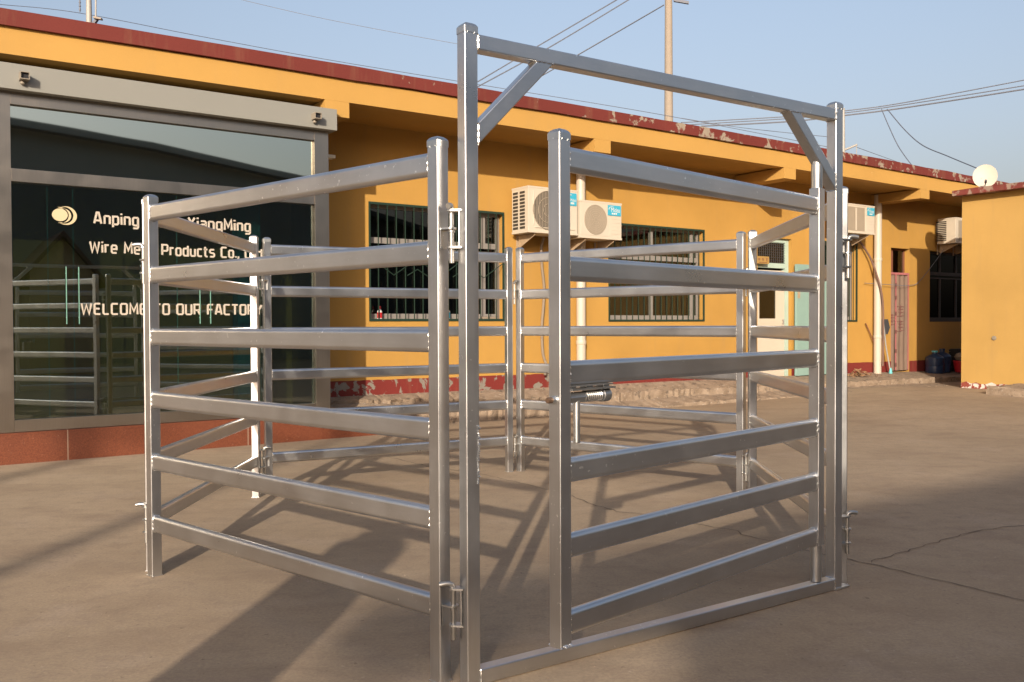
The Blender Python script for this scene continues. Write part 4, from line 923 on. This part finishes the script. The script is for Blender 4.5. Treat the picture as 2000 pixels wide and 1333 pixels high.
cable([(-60, 2, 10.2), (0, 9, 10.6), (156, 26, 11.4), (400, 73, 13), (640, 117, 14.6), (900, 160, 16.5), (1300, 226, 20), (1640, 292, 24)], 1.2, 'thin wire running just above the red roof edge from the left')
cable([(1235, -18, 42), (1205, 0, 41), (1060, 85, 37), (930, 162, 34), (840, 214, 31)], 2.6, 'left one of two parallel cables rising behind the gate frame corner')
cable([(1258, -18, 42), (1228, 0, 41), (1075, 92, 37), (933, 170, 34), (850, 214, 31)], 2.6, 'right one of two parallel cables rising behind the gate frame corner')
cable([(1297, 10, 30), (1180, 78, 32), (1045, 156, 34), (960, 204, 35)], 2.4, 'cable slanting down left from the top of the concrete pole')
cable([(1330, 240, 36), (1540, 228, 36), (1650, 217, 35), (1760, 202, 34), (2000, 157, 31), (2080, 140, 30)], 2.2, 'uppermost cable of the bundle right of the tall frame post')
cable([(1330, 245, 36), (1540, 232, 36), (1650, 221, 35), (1760, 206, 34), (2000, 168, 31), (2080, 153, 30)], 2.2, 'middle cable of the bundle right of the tall frame post')
cable([(1370, 247, 36), (1540, 238, 36), (1650, 226, 35), (1760, 212, 34), (2000, 175, 31), (2080, 161, 30)], 3.2, 'thickest lowest cable of the bundle right of the tall frame post')
cable([(1722, 214, 34), (1735, 245, 32), (1755, 287, 29), (1782, 325, 26)], 1.9, 'short steep wire dropping from the cable bundle to the roof')
cable([(1733, 214, 34), (1765, 252, 30), (1800, 283, 26), (1850, 305, 22), (1908, 329, 17)], 2.1, 'sagging wire from the cable bundle down to the satellite dish')
cable([(1330, 231, 40), (1450, 250, 38), (1620, 268, 34)], 1.2, 'faint wire crossing low behind the right brace of the frame')
cable([(1673, 288, 19), (1720, 305, 20), (1790, 330, 21)], 1.1, 'faint wire from the slanted roof arm along the roof')
cable([(430, -10, 50), (600, 30, 50), (760, 62, 50), (960, 98, 50)], 1.0, 'faintest high wire crossing the sky left of the frame')

# ------------------------------------------------------------------ behind the camera: buildings, poles and an added shadow block
o = fempty('opposite_building', 0, -12.5, 0, 'tall dark workshop mirrored in the upper shopfront glass', 'building'); O = org(o)
m = MB(); m.poly([(-11.3, -12.5, 0), (-11.3, -12.5, 6.75), (3.2, -12.5, 7.05), (7.1, -12.5, 6.8), (12.1, -12.5, 6.15), (24, -12.5, 3.7), (24, -12.5, 0)], (0, -9, 0)); m.build('wall', M_OPP, o, O)
m = MB(); m.poly([(-12.6, -12.0, 6.62), (-12.6, -12.0, 6.84), (-5, -12.0, 6.88), (0, -12.0, 7.27), (3.2, -12.0, 7.21), (7.1, -12.0, 6.95), (12.1, -12.0, 6.3), (24, -12.0, 3.9), (24, -12.0, 3.7), (12.1, -12.0, 6.1), (7.1, -12.0, 6.75), (3.2, -12.0, 7.0), (-5, -12.0, 6.66)], (0, -.45, 0)); m.build('roof', M_OPP, o, O)
o = fempty('yellow_house', 3.6, -5.2, 0, 'small yellow gabled house mirrored in the lower shopfront glass', 'house'); O = org(o)
m = MB(); m.poly([(2.9, -6.2, 0), (2.9, -6.2, 2.5), (3.6, -6.2, 3.3), (4.3, -6.2, 2.5), (4.3, -6.2, 0)], (0, -3, 0)); m.build('wall', M_OPPY, o, O)
m = MB(); m.poly([(2.6, -6.0, 2.25), (3.6, -6.0, 3.45), (4.6, -6.0, 2.25), (4.6, -6.0, 2.12), (3.6, -6.0, 3.31), (2.6, -6.0, 2.12)], (0, -3.3, 0)); m.build('roof', M_OPPR, o, O)
o = empty('shadow_block', (-1.50, -.75, 0), R(8), 'unseen block added to cast the broad shadow across the near ground', 'shadow caster')  # added out of view only to throw the broad shadow band
m = MB(); m.box((-.18, -.13, 0), (.18, .13, 1.84), .01); m.box((-.12, -.10, 1.84), (.12, .10, 1.92), .01); m.build('shaft', M_CURB, o)
m = MB(); m.lathe((0.04, 0, 1.95), [(.035, -.03), (.03, .32)], 12); m.build('upper_caster', M_GREY, o)  # thin top piece, draws the added shadow out further
for x, y, h, r, lab in ((-5.05, -15, 8.3, .10, 'bare street pole whose thin shadow reaches the leftmost pen post'), (-7.3, -18, 9.3, .11, 'bare street pole whose thin shadow runs nearer the shopfront base')):
    o = empty('street_pole', (x, y, 0), 0, lab, 'pole'); m = MB(); m.lathe((0, 0, 0), [(r, 0), (r*.8, h)], 14); m.build('shaft', M_GREY, o); m = MB(); m.box((-.6, -.04, h-.5), (.6, .04, h-.42)); m.build('crossarm', M_GREY, o)

for ob in bpy.data.objects:
    if '_o' in ob: del ob['_o']

# ------------------------------------------------------------------ light, sky, camera
SUN_EL = 18.0; SUN_AZ = 262.4            # direction to the sun, counter-clockwise from +X
w = bpy.data.worlds.new("World"); scene.world = w; w.use_nodes = True; t = w.node_tree; bg = t.nodes['Background']
sky = N(t, 'ShaderNodeTexSky', sky_type='NISHITA', sun_disc=False, sun_elevation=R(SUN_EL), sun_rotation=R(450-SUN_AZ), air_density=1.3, dust_density=4.0, ozone_density=2.0, altitude=50)
tcw = N(t, 'ShaderNodeTexCoord'); sxw = N(t, 'ShaderNodeSeparateXYZ'); t.links.new(tcw.outputs['Generated'], sxw.inputs[0])
SKYC = ramp(t, sxw.outputs[2], .10, .40, (.80, .715, .765, 1), (1.0, .965, .985, 1))      # gradient painted over the sky, dimming it towards the horizon
hs = N(t, 'ShaderNodeHueSaturation', Saturation=.80); t.links.new(sky.outputs[0], hs.inputs['Color']); t.links.new(mix(t, 1.0, hs.outputs[0], SKYC, 'MULTIPLY'), bg.inputs[0]); bg.inputs[1].default_value = .15
sl = bpy.data.lights.new('sun', 'SUN'); sl.energy = 4.75; sl.angle = R(.62); sl.color = (1.0, .865, .695)
so = bpy.data.objects.new('sun', sl); COL.objects.link(so); a, e = R(SUN_AZ), R(SUN_EL)
dv = Vector((math.cos(a)*math.cos(e), math.sin(a)*math.cos(e), math.sin(e))); so.rotation_euler = dv.to_track_quat('Z', 'Y').to_euler(); so.location = dv*40

cam = bpy.data.cameras.new('camera'); cam.sensor_width = 36; cam.lens = FPX/2000*36; cam.clip_start = .05; cam.clip_end = 2000
co = bpy.data.objects.new('camera', cam); COL.objects.link(co)
Mx = Matrix.Identity(4)
for i in range(3): Mx[i][0], Mx[i][1], Mx[i][2] = RT[i], UP[i], -FW[i]
Mx[2][3] = CZ; co.matrix_world = Mx; scene.camera = co
vs = scene.view_settings; vs.view_transform = 'Standard'; vs.look = 'None'; vs.gamma = 1; vs.exposure = 0.44; vs.use_curve_mapping = False
scene.render.engine = 'CYCLES'; scene.cycles.max_bounces = 10; scene.cycles.transparent_max_bounces = 16; scene.cycles.use_denoising = True
